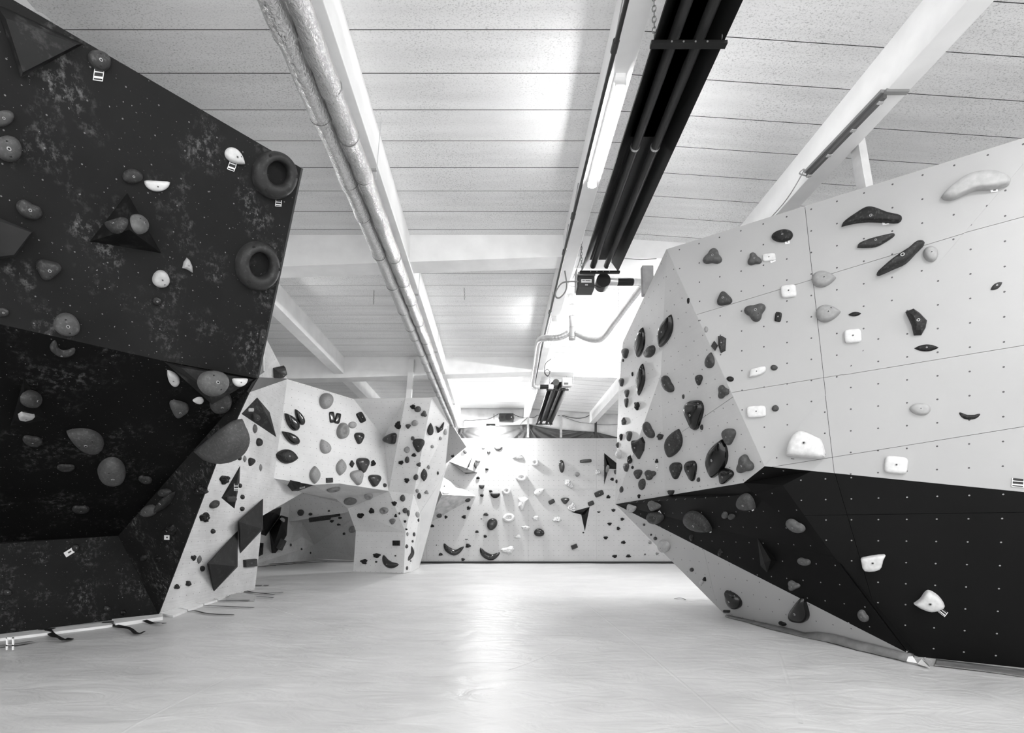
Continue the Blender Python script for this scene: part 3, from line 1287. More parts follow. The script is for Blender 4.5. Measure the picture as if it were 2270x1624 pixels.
volume([([(574, 1092), (368, 1315), (412, 1503), (573, 1336)], [(382, 1316, 0.20), (563, 1332, 0.20)])], 0.03, 'large dark ridged volume near the floor, lower of two', dust=0.1)
volume([([(930, 750), (858, 868), (1086, 783)], [(962, 812, 0.10), (1000, 790, 0.08)])], 0.010, 'speckled black triangular volume at the crown of the arch', dust=0.35, onto=(940, 790))
XF[:] = [560, 780, 3.1236]
volume([([(205, 1068), (70, 1115), (58, 1262), (92, 1272), (188, 1135)], [(150, 1110, 0.5), (80, 1230, 0.4)])], 0.008, 'tall black volume on the alcove side wall next to the arch edge', onto=(130, 1180))
volume([([(198, 1130), (246, 1143), (236, 1268), (160, 1397), (133, 1392), (119, 1240)], [(200, 1180, 0.4), (150, 1330, 0.35)])], 0.010, 'long black pointed volume inside the alcove', onto=(185, 1270))
volume([([(42, 1318), (76, 1322), (72, 1400), (38, 1418)], [(55, 1360, 0.25)])], 0.008, 'small black volume low on the alcove side wall', onto=(60, 1370))
XF[:] = [900, 880, 3.7833]
volume([([(362, 540), (600, 632), (500, 642)], [(490, 632, 0.35)])], 0.012, 'thin black spike volume high on the far end wall')
volume([([(560, 488), (516, 585), (528, 586)], [(524, 575, 0.15)])], 0.012, 'slender black sliver volume high on the far end wall', onto=(535, 560))
volume([([(1662, 468), (1662, 732), (1700, 600)], [(1692, 590, 0.3)]), ([(1662, 468), (1775, 560), (1775, 605), (1700, 600)], [(1710, 570, 0.3)])], 0.014, 'black star volume at the edge of the far end wall', onto=(1680, 600))
volume([([(1385, 962), (1541, 919), (1470, 985)], [(1490, 960, 0.16)]), ([(1541, 919), (1500, 1124), (1470, 985)], [(1500, 985, 0.16)])], 0.012, 'black two-pronged volume on the right half of the far end wall', onto=(1495, 970))
rebuild()
volume([([(240, 668), (440, 752), (585, 830), (178, 1064)], [(302, 818, 1.15), (268, 738, 0.8), (300, 664, 0.2)])], 0.42, 'big pale pyramid volume on the far end wall beside the arch leg', rough=0.6, onto=(400, 880))
XF[:] = [1330, 850, 2.3883]
volume([([(833, 815), (935, 940), (885, 1000), (850, 965)], [(870, 950, 0.10), (905, 935, 0.10)])], 0.008, 'black fin-shaped volume on the underside of the black band', onto=(880, 920))
rebuild()

# ------------------------------------------------------------------ holds, read region by region
XF[:] = [0, 0, 3.2429]
H('rnd', 295, 150, 200, 110, 28, 0.30, back=0.16, bolt=False, label='pale grey rounded hold peeking over the top edge of the black wall')
H('rnd', 718, 433, 178, 142, 32, 0.06, label='dark grey two-pocket hold at the top edge of the black wall', screws=2)
TAG(708, 535, 72, 92, 8, 'frame', 'striped route tag under the two-pocket hold')
H('rnd', 25, 850, 155, 120, -15, 0.10, extra='beside the four-sided volume')
H('rnd', 60, 1068, 212, 186, 15, 0.10, screws=2)
H('kid', 213, 1507, 205, 130, 27, 0.055)
H('rnd', 955, 1268, 152, 105, 8, 0.045)
H('half', 1130, 1340, 186, 82, 3, 0.72)
AX('drop', 1762, 1180, 1630, 1075, 100, 0.72, label='white teardrop hold beside the upper ring-shaped hold')
TAG(1668, 1190, 55, 72, 20, 'frame', 'striped route tag under the white teardrop hold')
RING(1968, 1258, 318, 352, 2008, 1245, 160, 178, -15, 0.045, 'upper dark ring-shaped hold on the black overhanging wall')
TAG(2000, 1460, 44, 46, 5, 'frame', 'striped route tag under the upper ring-shaped hold')
XF[:] = [0, 450, 3.2429]
H('half', 838, 165, 165, 92, -14, 0.05)
H('rnd', 1005, 150, 125, 150, -22, 0.18, screws=2)
H('egg', 345, 480, 172, 146, 12, 0.055)
PO([(1345, 392), (1322, 425), (1312, 468), (1350, 480), (1387, 503), (1385, 455), (1365, 410)], 0.45, label='pale shark-fin hold on the black overhanging wall')
H('rnd', 1160, 548, 126, 124, 0, 0.5, label='pale round hold on the black overhanging wall')
H('rnd', 1127, 705, 68, 62, 0, 0.025)
H('rnd', 22, 785, 85, 70, 0, 0.04)
H('rnd', 482, 878, 200, 160, 14, 0.11, screws=2, label='large grey rounded hold on the lower edge of the black upper face')
RING(1845, 450, 312, 358, 1880, 448, 162, 186, -12, 0.05, 'lower dark ring-shaped hold on the black overhanging wall')
H('rect', 1886, 960, 40, 116, 10, 0.035)
BAN([(395, 985), (390, 1040), (440, 1075), (500, 1070), (535, 1040)], 62, 0.05, gloss=False, label='dark hook-shaped hold just under the edge of the overhang')
AX('drop', 1205, 1210, 1280, 1310, 75, 0.6)
H('rnd', 1540, 1292, 212, 192, 0, 0.15, label='large grey ball-like hold on the corner volume', ratio=0.5)
H('half', 1727, 1290, 112, 64, 0, 0.75)
H('drop', 1425, 1420, 80, 46, 0, 0.7)
H('rnd', 1590, 1440, 170, 125, -35, 0.08)
H('egg', 1285, 1482, 130, 108, 15, 0.10)
H('rnd', 230, 1410, 138, 122, -10, 0.07)
PO([(128, 1515), (150, 1482), (250, 1525), (238, 1555), (185, 1580), (140, 1560)], 0.6, label='white hold on the small black pyramid volume', kind='rect')
XF[:] = [0, 850, 2.7071]
H('kid', 195, 345, 122, 62, 10, 0.04, label='dark kidney-shaped hold beside the shield-shaped hold on the dark underside')
AX('drop', 400, 300, 622, 385, 125, 0.08, label='large chalky shield-shaped hold on the dark underside')
H('rnd', 672, 535, 175, 138, 0, 0.12, label='large grey ball-like hold on the dark underside', ratio=0.5)
H('kid', 395, 505, 112, 45, 0, 0.035, label='dark kidney-shaped hold just below the shield-shaped hold on the dark underside')
H('kid', 872, 577, 86, 46, 8, 0.05, label='dark kidney-shaped hold between the ball-like hold and the huge dome')
H('kid', 485, 755, 106, 50, 0, 0.04, label='lowest dark kidney-shaped hold on the dark underside')
H('rnd', 890, 765, 86, 74, -20, 0.12)
H('rnd', 985, 655, 76, 50, 0, 0.07)
PO([(1170, 400), (1390, 222), (1440, 262), (1468, 340), (1450, 410), (1400, 460), (1330, 484), (1240, 460)], 0.10, kind='rnd', ratio=0.42, anchor=(1290, 330), bolt=False, label='huge smooth grey dome hold on the edge of the black wall')
AX('leaf', 1040, 650, 930, 775, 45, 0.05)
H('rock', 1200, 640, 90, 62, 0, 0.012)
H('rock', 1015, 880, 82, 62, 0, 0.010)
TAG(1003, 922, 32, 28, 0, 'card', 'white route tag under a craggy black hold on the black wall')
H('rnd', 860, 1047, 38, 36, 0, 0.03)
H('rnd', 943, 1055, 44, 34, 0, 0.012)
H('rnd', 455, 985, 48, 48, 0, 0.035)
TAG(415, 1012, 62, 32, -32, 'card', 'white route tag beside a small round hold near the floor')
H('rnd', 45, 1252, 56, 46, 0, 0.04)
H('rnd', 643, 1350, 46, 42, 0, 0.03)
H('rock', 740, 1375, 42, 36, 0, 0.012)
H('rnd', 80, 1475, 42, 22, 0, 0.04)
XF[:] = [0, 450, 3.2429]
PO([(1945, 1168), (2050, 1175), (2080, 1235), (2040, 1265), (1975, 1262)], 0.03, label='dark block hold at the top left corner of the pale arch wall')

# pale arch wall
XF[:] = [340, 820, 3.0652]
H('rect', 665, 270, 36, 24, 0, 0.5)
H('rnd', 700, 320, 50, 48, 0, 0.05)
H('leaf', 692, 398, 64, 30, 90, 0.15)
H('rnd', 722, 490, 42, 58, 0, 0.03)
for (x, y, w, h, t) in ((622, 443, 22, 30, .03), (587, 597, 26, 32, .03), (590, 392, 16, 24, .03)):
    H('rnd', x, y, w, h, 0, t)
H('leaf', 622, 603, 45, 22, 90, 0.2)
H('egg', 668, 622, 42, 56, 20, 0.03)
H('leaf', 730, 662, 50, 20, 90, 0.22)
AX('drop', 900, 292, 985, 408, 62, 0.022, gloss=True)
AX('drop', 968, 265, 1022, 372, 44, 0.022, gloss=True)
AX('drop', 880, 415, 992, 500, 58, 0.022, gloss=True)
H('leaf', 910, 586, 152, 98, 10, 0.03, label='largest dark oval hold on the upper face of the pale arch wall')
H('rock', 487, 745, 66, 66, 0, 0.012)
H('kid', 535, 875, 66, 44, -10, 0.07)
TAG(561, 795, 30, 48, 0, 'frame', 'striped route tag on the narrow kite-shaped volume')
H('rnd', 591, 785, 24, 30, 0, 0.03)
H('rnd', 607, 862, 28, 32, 0, 0.03)
H('rnd', 605, 942, 30, 30, 0, 0.03)
H('rnd', 418, 912, 72, 44, -42, 0.05)
H('rock', 352, 1002, 66, 68, 0, 0.012)
H('rnd', 407, 1095, 30, 32, 0, 0.03)
H('rock', 275, 1275, 36, 40, 0, 0.02)
H('leaf', 314, 1287, 58, 26, 100, 0.18)
H('rnd', 335, 1348, 30, 38, 0, 0.03)
H('rock', 163, 1472, 38, 38, 0, 0.014)
H('rock', 240, 1450, 38, 42, 0, 0.03)
H('box', 657, 1310, 92, 50, -4, 0.05, label='dark rectangular block hold next to the arch edge')
TAG(1012, 795, 36, 44, -10, 'frame', 'striped route tag on the speckled volume at the arch crown')
H('rnd', 1178, 208, 85, 110, 0, 0.28)
H('rect', 1214, 320, 34, 76, -5, 0.018, gloss=True)
H('rect', 1253, 328, 34, 74, 12, 0.018, gloss=True)
H('pock', 1290, 413, 76, 112, 0, 0.27)
H('rnd', 1355, 372, 50, 48, 0, 0.40)
AX('drop', 1148, 470, 1188, 565, 68, 0.36, bolt=True)
H('leaf', 1278, 660, 112, 66, 96, 0.32)
H('dia', 1348, 637, 30, 50, 0, 0.02)
H('leaf', 1100, 712, 122, 68, 90, 0.30)
H('box', 1196, 748, 42, 32, -3, 0.05)
XF[:] = [560, 780, 3.1236]
H('rect', 752, 452, 42, 76, -28, 0.016, gloss=True)
H('egg', 741, 593, 58, 82, 0, 0.045, gloss=True)
H('egg', 766, 780, 76, 110, 0, 0.05, gloss=True)
H('rock', 837, 770, 34, 46, 0, 0.012)
H('egg', 727, 865, 76, 104, -12, 0.34)
H('egg', 848, 886, 74, 86, 0, 0.05, gloss=True)
H('rnd', 917, 922, 24, 28, 0, 0.06)
H('rock', 1004, 508, 42, 62, 0, 0.012)
H('egg', 951, 602, 86, 74, -30, 0.03, gloss=True)
M_ROWS = """rock 1108 380 40 36 .01;rnd 1143 397 46 42 .10;lob 1186 430 46 46 .10;rnd 1122 493 45 42 .30;egg 1076 515 34 32 .08;
rnd 1108 598 27 26 .12;egg 1148 645 76 92 .05;rnd 1068 677 40 42 .34;rock 1116 714 36 28 .015;rnd 1069 747 30 48 .08;rock 1027 766 40 30 .01;
lob 1151 780 36 32 .09;leaf 1187 850 48 92 .06;rnd 1219 797 20 30 .25;rock 1067 890 38 36 .015;rnd 1130 868 34 42 .09;rnd 1140 962 24 28 .25;
rnd 1154 997 28 42 .08;lob 1205 972 32 28 .25;rnd 1038 1012 38 46 .10;rock 980 1048 40 36 .015;rnd 1055 1097 36 36 .10;rnd 1078 1115 20 45 .12;
rnd 1143 1125 26 42 .38;rock 990 1133 20 26 .015;rnd 1016 1117 14 16 .06;rock 1055 1172 22 20 .015;rnd 1149 1164 12 24 .04;rock 1066 1227 16 14 .015;
rnd 1119 1262 17 30 .10;rnd 1073 1260 14 30 .25;rnd 1109 1310 14 18 .08;rnd 1068 1345 20 28 .09;rnd 1070 1495 16 28 .10;rnd 1095 1445 11 15 .2;
rnd 1335 553 26 46 .42;rnd 1301 598 20 24 .3;rnd 1245 655 20 25 .3;rnd 1283 838 14 26 .05;
rock 745 1133 48 40 .008;rock 822 1100 40 42 .012;pock 908 1098 56 48 .28;egg 967 1172 38 40 .2;pock 562 952 100 45 .24;pock 802 998 60 45 .36;rnd 675 1035 92 46 .2;
box 995 1322 48 36 .012;rock 857 1408 56 36 .012;rock 769 1450 50 38 .012;rnd 855 1452 16 14 .05;rnd 988 1410 14 10 .05;
rnd 332 1113 48 42 .08;box 465 1150 148 44 .012;box 570 1130 74 26 .012;rnd 400 1122 28 20 .06;rnd 528 1100 18 12 .05;rnd 605 1148 26 14 .05;rock 548 1172 32 18 .04;rock 595 1195 30 14 .04;
pock 690 1228 46 46 .3;rnd 632 1258 18 18 .04;rnd 265 1335 12 22 .08;rnd 340 1364 12 16 .05;rnd 402 1390 10 16 .05;rock 210 1160 46 34 .42;box 196 1330 52 76 .09"""
for row in M_ROWS.replace('\n', '').split(';'):
    k, x, y, w, h, t = row.split()
    x, y, w, h, t = map(float, (x, y, w, h, t))
    rot = -9 if (k == 'box' and 400 < x < 620) else (25 if x == 196 else 0)
    if k == 'leaf':
        H(k, x, y, h, w, 90, t)
    else:
        H(k, x, y, w, h, rot, t)
AX('drop', 1236, 492, 1230, 578, 42, 0.06)
PO([(1270, 512), (1295, 530), (1328, 486), (1318, 535), (1283, 562)], 0.06, label='grey V-shaped hold on the bright side of the arch leg')
BAN([(1100, 1342), (1106, 1390), (1085, 1425), (1060, 1445)], 30, 0.05)
BAN([(905, 1405), (925, 1452), (960, 1474), (1012, 1470)], 52, 0.04)

# far end wall
XF[:] = [900, 880, 3.7833]
B_ROWS = """rnd 497 455 36 34 .18;rock 390 495 30 26 .03;rnd 650 420 30 26 .4;rock 695 458 36 30 .10;half 773 430 72 36 .07;rnd 604 530 42 40 .25;leaf 583 570 26 62 .08;
rock 677 603 32 24 .012;rock 604 676 34 26 .012;half 635 752 46 36 .05;rock 710 787 32 24 .012;rock 637 823 34 28 .012;half 748 826 82 44 .008;
rock 937 500 100 45 .66;pock 1080 548 72 60 .75;pock 967 673 95 68 .75;pock 842 785 72 68 .75;drop 1118 792 92 55 .75;pock 862 1010 102 75 .75;
rock 1085 1015 60 50 .7;rock 1005 1095 75 42 .7;rock 935 1167 62 40 .7;rock 855 1280 126 62 .75;
rnd 1307 578 46 112 .045;rect 1508 535 100 28 .045;rnd 1437 646 40 38 .24;mesh 1610 628 52 46 .6;mesh 1365 725 50 92 .6;mesh 1392 922 72 76 .6;mesh 1268 1025 82 46 .6;
rnd 1690 600 44 64 .24;rect 1620 808 78 46 .045;rock 1698 835 38 32 .012;rect 1222 876 54 36 .06;egg 1335 866 66 56 .06;rect 1552 890 52 38 .06;
rnd 1488 1135 16 14 .02;half 1617 963 30 14 .03;rock 1740 947 38 30 .01;rock 1815 1022 38 28 .01;rock 1708 1062 40 30 .01;rock 1782 1100 34 32 .01;rock 1676 1178 42 30 .01;
rock 1824 1217 44 32 .01;box 1412 1252 52 34 .045;rock 1752 1333 46 30 .01;rock 1866 1332 46 30 .01;rnd 2005 1318 17 15 .15;rock 2047 1217 32 30 .3;rock 2107 1312 28 26 .25;rock 1730 688 34 28 .012;
rock 670 982 46 32 .04;rock 525 930 36 34 .012;rock 487 1003 40 34 .012;rock 335 1005 30 28 .012;rock 221 1080 34 28 .012;rock 178 1125 30 30 .25;rock 143 1243 38 36 .15;rnd 255 1240 11 9 .05;
rnd 722 1063 84 108 .03;rnd 1117 1135 86 70 .022;rock 595 1128 34 26 .012;rock 665 1166 34 28 .012;half 632 1020 14 8 .02;half 507 1192 28 10 .15;rock 520 1245 48 38 .012;
rock 290 1318 36 28 .012;rock 478 1360 36 28 .012;rnd 210 930 52 82 .04;rnd 520 865 48 26 .07;rnd 280 995 44 32 .1;rnd 236 795 24 56 .03;kid 335 800 60 26 .4;rnd 322 745 11 9 .03"""
ROT = {722: 20, 1222: -28, 1552: -22, 1620: -22, 1412: -20, 1365: -38, 520: -12, 280: -20, 210: 10, 855: -8, 1307: -5, 1508: -4, 1118: 150}
for row in B_ROWS.replace('\n', '').split(';'):
    k, x, y, w, h, t = row.split()
    x, y, w, h, t = map(float, (x, y, w, h, t))
    kw = {}
    if k == 'mesh':
        kw['mat'] = M_MESH
    if (x, y) in ((722, 1063), (1117, 1135), (1307, 578), (1508, 535), (1335, 866)):
        kw['gloss'] = True
    if k == 'leaf':
        H(k, x, y, h, w, 80, t)
    else:
        H(k, x, y, w, h, ROT.get(int(x), 0), t, **kw)
PO([(940, 845), (1000, 835), (1028, 850), (1005, 880), (985, 945), (965, 950), (942, 915), (950, 880)], 0.75, label='white Y-shaped hold in the middle of the far end wall', kind='poly')
BAN([(318, 1226), (350, 1275), (415, 1302), (486, 1252)], 52, 0.022)
BAN([(622, 1262), (655, 1315), (722, 1342), (789, 1302)], 54, 0.022)

# projecting side of the right wall
XF[:] = [1330, 540, 2.7533]
AX('leaf', 262, 510, 222, 695, 66, 0.008, gloss=True)
AX('leaf', 425, 434, 365, 634, 74, 0.008, gloss=True)
AX('leaf', 260, 731, 233, 931, 58, 0.008, gloss=True)
P_ROWS = """egg 152 667 46 62 .08;rnd 140 712 13 20 .01;egg 130 845 34 50 .09;rnd 197 796 14 26 .01;egg 163 912 32 50 .08;egg 160 968 28 58 .06;rock 224 990 38 56 .008;
rock 145 1085 36 50 .08;egg 602 830 38 64 .05;rnd 508 933 14 30 .08;rnd 620 1120 18 36 .06;lob 748 905 66 86 .09;rnd 538 348 14 38 .01;rnd 648 522 22 36 .3;
rock 366 1178 40 42 .06;egg 175 1172 42 62 .08;rock 128 1178 24 46 .01;rock 106 1228 24 38 .08;rnd 113 1285 44 55 .55;rock 180 1318 34 60 .008;rock 345 1327 20 30 .01;
egg 158 1363 38 52 .08;rnd 198 1365 15 20 .02;rnd 95 1392 18 30 .12;rnd 100 1450 16 25 .03;egg 230 1405 44 56 .08;lob 303 1410 66 66 .08;rnd 255 1468 40 70 .08;rnd 130 1500 22 40 .08;
egg 460 1382 62 102 .04;rnd 600 1440 20 28 .08;egg 783 1175 70 100 .12;lob 880 1350 98 120 .12;rock 237 1540 18 28 .01;half 432 1520 40 32 .05"""
for row in P_ROWS.replace('\n', '').split(';'):
    k, x, y, w, h, t = row.split()
    x, y, w, h, t = map(float, (x, y, w, h, t))
    H(k, x, y, w, h, 0, t)
H('kid', 300, 658, 92, 60, -45, 0.06)
H('kid', 410, 857, 112, 56, 62, 0.06)
H('kid', 295, 1138, 108, 52, 62, 0.08)
AX('drop', 672, 664, 664, 760, 54, 0.08)
H('egg', 570, 1040, 98, 182, -4, 0.015, gloss=True, label='large glossy black shield hold on the projecting side of the right wall')
PO([(188, 1205), (215, 1200), (252, 1180), (268, 1215), (262, 1265), (235, 1318), (205, 1280), (190, 1240)], 0.03, gloss=True, label='black arrowhead hold near the prow of the right wall')
AX('leaf', 470, 1133, 420, 1306, 92, 0.05, bolt=True)
H('egg', 553, 1382, 62, 126, -8, 0.012, gloss=True)
AX('leaf', 735, 1196, 682, 1432, 116, 0.008, gloss=True, label='largest glossy black leaf-shaped hold on the projecting side')
H('egg', 762, 1418, 74, 98, 22, 0.012, gloss=True)
TAG(348, 1357, 11, 22, -10, 'card', 'tiny white route tag near the prow of the right wall')

# upper faces of the right wall
XF[:] = [1470, 300, 2.7063]
H('lob', 297, 728, 122, 98, -20, 0.13)
H('lob', 545, 742, 90, 80, 10, 0.13)
H('rect', 635, 731, 80, 46, -6, 0.8)
TAG(658, 752, 32, 18, -22, 'card', 'small route tag under a white plate at the top of the right wall')
H('rnd', 716, 600, 132, 72, -10, 0.025, label='black oval bowl hold high on the right wall')
TAG(745, 641, 28, 20, -10, 'card', 'small route tag under the black oval bowl hold')
PO([(1070, 542), (1086, 515), (1150, 470), (1215, 432), (1270, 435), (1350, 465), (1431, 485), (1412, 520), (1320, 518), (1230, 515), (1140, 525)], 0.028, kind='swoosh', label='long black arched hold near the top of the right wall')
TAG(1335, 529, 40, 16, -8, 'card', 'small route tag under the long black arched hold')
PO([(1165, 670), (1175, 648), (1240, 622), (1300, 606), (1380, 589), (1386, 602), (1330, 640), (1275, 666), (1210, 672)], 0.05, kind='swoosh', label='dark spindle-shaped hold below the long black arched hold')
PO([(1282, 825), (1300, 832), (1385, 795), (1460, 760), (1520, 700), (1570, 645), (1530, 636), (1475, 680), (1420, 715), (1350, 765)], 0.035, kind='swoosh', label='long dark slanting boomerang hold on the right wall')
PO([(1672, 362), (1700, 328), (1765, 275), (1840, 232), (1960, 213), (2050, 235), (2084, 262), (2072, 292), (1990, 317), (1880, 325), (1800, 355), (1735, 382), (1690, 378)], 0.5, kind='wing', label='pale ridged wing-shaped hold near the top of the right wall')
TAG(1985, 331, 44, 20, -8, 'card', 'small route tag under the pale wing-shaped hold')
H('rnd', 1607, 708, 92, 88, 0, 0.42)
AX('drop', 1038, 850, 893, 865, 98, 0.36)
AX('drop', 1066, 1055, 916, 1072, 104, 0.36)
H('rect', 753, 934, 94, 76, -6, 0.82)
H('egg', 365, 978, 84, 82, 170, 0.08)
H('lob', 552, 1055, 136, 112, -15, 0.12)
H('rect', 690, 1088, 40, 58, 10, 0.018)
H('leaf', 1150, 1071, 78, 26, -6, 0.015)
H('rect', 1138, 1203, 104, 82, -5, 0.82)
PO([(1455, 1052), (1500, 1034), (1540, 1062), (1586, 1110), (1578, 1150), (1552, 1196), (1506, 1198), (1490, 1130)], 0.03, label='black faceted horn-shaped hold on the right wall')
H('leaf', 2000, 903, 84, 34, -32, 0.06)
H('leaf', 1580, 1274, 148, 42, -2, 0.015)
PO([(328, 1200), (352, 1200), (378, 1215), (374, 1290), (345, 1306), (330, 1260)], 0.045, label='dark faceted hold at the edge between two faces of the right wall')
H('dia', 308, 1262, 40, 60, 0, 0.03)
H('rnd', 402, 1460, 44, 32, 0, 0.015)
PO([(516, 1450), (522, 1412), (545, 1398), (612, 1385), (610, 1418), (570, 1440)], 0.82, kind='swoosh')
H('rnd', 665, 1392, 42, 34, 0, 0.08)
H('rnd', 257, 1162, 18, 36, 0, 0.35)
XF[:] = [1330, 850, 2.3883]
H('rect', 828, 148, 102, 62, -4, 0.82)
H('rnd', 928, 130, 38, 34, 0, 0.09)
PO([(985, 380), (992, 335), (1010, 285), (1050, 252), (1095, 258), (1140, 280), (1175, 302), (1190, 388), (1100, 392)], 0.82, kind='swoosh', ratio=0.55, label='big white wedge-shaped hold at the corner above the black band')
TAG(1018, 398, 50, 16, 8, 'card', 'route tag under the big white wedge hold')
H('rnd', 1697, 134, 112, 64, 0, 0.45)
BAN([(1900, 152), (1935, 175), (1980, 176), (2014, 160)], 26, 0.02, gloss=False)
H('rect', 1568, 430, 124, 92, 6, 0.8, label='white plate hold with a bolt hole above the black band')
TAG(2212, 525, 66, 46, 5, 'frame', 'route tag above the black band')
# black band
H('half', 163, 664, 46, 46, 20, 0.4)
H('egg', 283, 650, 64, 46, 20, 0.15)
TAG(318, 680, 10, 18, -30, 'card', 'tiny white route tag on the underside of the black band')
H('pock', 290, 710, 82, 66, 15, 0.07)
AX('drop', 585, 785, 445, 695, 84, 0.05)
TAG(583, 778, 10, 22, -30, 'card', 'small white route tag at the tip of a dark teardrop hold')
H('rnd', 660, 697, 32, 36, 0, 0.12)
H('rnd', 695, 705, 36, 32, 0, 0.08)
AX('drop', 815, 665, 730, 605, 84, 0.09)
TAG(806, 660, 12, 26, -35, 'card', 'small white route tag on a grey teardrop hold')
H('kid', 1032, 755, 108, 54, 30, 0.15)
H('kid', 1078, 942, 70, 42, 15, 0.14)
H('lob', 1022, 1070, 66, 54, 25, 0.15)
H('kid', 1392, 1230, 72, 46, 55, 0.15)
PO([(1380, 932), (1395, 920), (1505, 905), (1500, 935), (1480, 985), (1400, 992)], 0.75, kind='swoosh', label='white square-cut hold on the black band')
PO([(1662, 1166), (1695, 1142), (1722, 1105), (1748, 1098), (1795, 1128), (1826, 1176), (1800, 1196), (1755, 1206), (1700, 1190)], 0.72, kind='swoosh', ratio=0.5, label='big white shell-shaped hold on the black band')
TAG(1815, 1207, 48, 30, 38, 'frame', 'striped route tag beside the white shell-shaped hold')
H('rock', 635, 895, 26, 42, 0, 0.02)
H('rnd', 483, 812, 22, 32, 0, 0.02)
# pale lower side
H('rnd', 335, 862, 60, 68, -20, 0.42)
for (x, y, w, h, t) in ((363, 857, 14, 18, .05), (292, 820, 18, 20, .05), (270, 800, 11, 11, .03), (233, 747, 12, 13, .05), (485, 985, 20, 22, .06), (535, 1052, 22, 24, .5)):
    H('rnd', x, y, w, h, 0, t)
H('rock', 552, 1035, 20, 26, 0, 0.01)
AX('drop', 662, 1098, 735, 1190, 62, 0.018, gloss=True)
H('egg', 1053, 1208, 92, 130, 190, 0.010, gloss=True, label='big glossy black egg-shaped hold near the floor')
H('rect', 670, 1205, 40, 14, 0, 0.03)
H('kid', 965, 1270, 44, 22, 20, 0.015)


# ------------------------------------------------------------------ labels for the holds
def tone_word(t):
    return 'white' if t >= 0.6 else 'pale grey' if t >= 0.28 else 'grey' if t >= 0.095 else 'dark grey' if t >= 0.028 else 'black'


def size_word(s):
    return 'tiny' if s < 0.12 else 'small' if s < 0.24 else 'mid-sized' if s < 0.42 else 'large'


def height_word(z):
    return 'near the floor on' if z < 0.9 else 'high on' if z > 3.6 else 'on'


for hd in HOLDS:
    f = FACETS[hd['fid']]
    if hd['label']:
        hd['lab'] = hd['label']
    elif f['wall'] == 'vol':
        hd['lab'] = '%s %s hold on the %s' % (tone_word(hd['tone']), SHAPE[hd['kind']], ' '.join(f['vol'].split()[:9]))
    else:
        sp = 'glossy ' if hd['gloss'] else ''
        hd['lab'] = '%s %s%s %s hold %s the %s' % (size_word(hd['size']), sp, tone_word(hd['tone']), SHAPE[hd['kind']], height_word(hd['z']), f['place'])
sets = {}
for hd in HOLDS:
    sets.setdefault(hd['lab'], []).append(hd)
for lab, members in sets.items():       # two or three look-alikes: told apart by how high they sit
    if len(members) in (2, 3):
        members.sort(key=lambda q: -q['z'])
        if all(members[i]['z'] - members[i + 1]['z'] > 0.12 for i in range(len(members) - 1)):
            for m_, w_ in zip(members, ('upper', 'lower') if len(members) == 2 else ('upper', 'middle', 'lower')):
                m_['lab'] = w_ + ' ' + lab
cnt = {}
for hd in HOLDS:
    cnt[hd['lab']] = cnt.get(hd['lab'], 0) + 1
for hd in HOLDS:
    lab = ' '.join(hd['lab'].split()[:16])
    g = None
    if cnt[hd['lab']] > 1:
        g = lab.replace(' hold ', ' holds ', 1)
    tag(hd['o'], lab, 'climbing hold', g)

# ================================================================== lamps
M_TUBE = emit_mat('lit_diffuser', TUBE_W)
M_METAL = plain(0.45, 0.4, metal=0.5)
M_BLACK = plain(0.012, 0.38)
M_BLACKM = plain(0.05, 0.36, metal=0.7)


M_TUBE_FILL = emit_mat('fill_lamp_diffuser', TUBE_W * 4.3)  # boosted glow for unseen lamps added to brighten the hall


def batten(x, y0, y1, ztop, label, group, m=None):
    o = empty('fluorescent_lamp', (x, (y0 + y1) / 2, ztop))
    tag(o, label, 'lamp', group)
    L = y1 - y0
    box('housing', (x, (y0 + y1) / 2, ztop - 0.03), (0.10, L, 0.06), plain(0.8, 0.5), o, bevel=0.006)
    for y in (y0 + 0.01, y1 - 0.01):
        box('end_cap', (x, y, ztop - 0.085), (0.11, 0.03, 0.07), plain(0.75, 0.5), o, bevel=0.005)
    tube('diffuser', [(x, y0 + 0.03, ztop - 0.095), (x, y1 - 0.03, ztop - 0.095)], 0.042, m or M_TUBE, o, 14)


zb = ZC + 4.44
for y, lb in ((-0.7, 'at the open end of the hall'), (4.75, 'beside the long black heater'), (10.2, 'near the silver flue pipe'), (15.65, 'beside the far black heater')):
    batten(1.215, y, y + 1.45, zb, 'lit fluorescent batten lamp under the middle beam ' + lb, 'fluorescent lamps in a row under the middle beam')
for y in (-1.2, 0.6):  # off-frame lamps on both side beams, added for general brightness
    batten(3.86, y, y + 1.45, ZC + 4.2, 'off-frame batten lamp added for brightness under the beam over the right wall', 'added off-frame lamps under the right beam', M_TUBE_FILL if y > 0 else None)
    batten(-4.42, y, y + 1.45, ZC + 4.33, 'off-frame batten lamp added for brightness under the beam above the black wall', 'added off-frame lamps under the left beam')

for y in (8.45, 10.65, 12.8):  # unseen lamps added behind the prow to brighten the back half
    batten(3.86, y, y + 1.45, ZC + 4.2, 'added fill batten lamp under the right beam, screened by the prow of the right wall', 'added fill lamps behind the prow', M_TUBE_FILL)
batten(-4.42, 7.9, 9.35, ZC + 4.33, 'added fill batten lamp under the left beam, screened by the black wall', None)  # unseen lamp added behind the black wall as extra fill

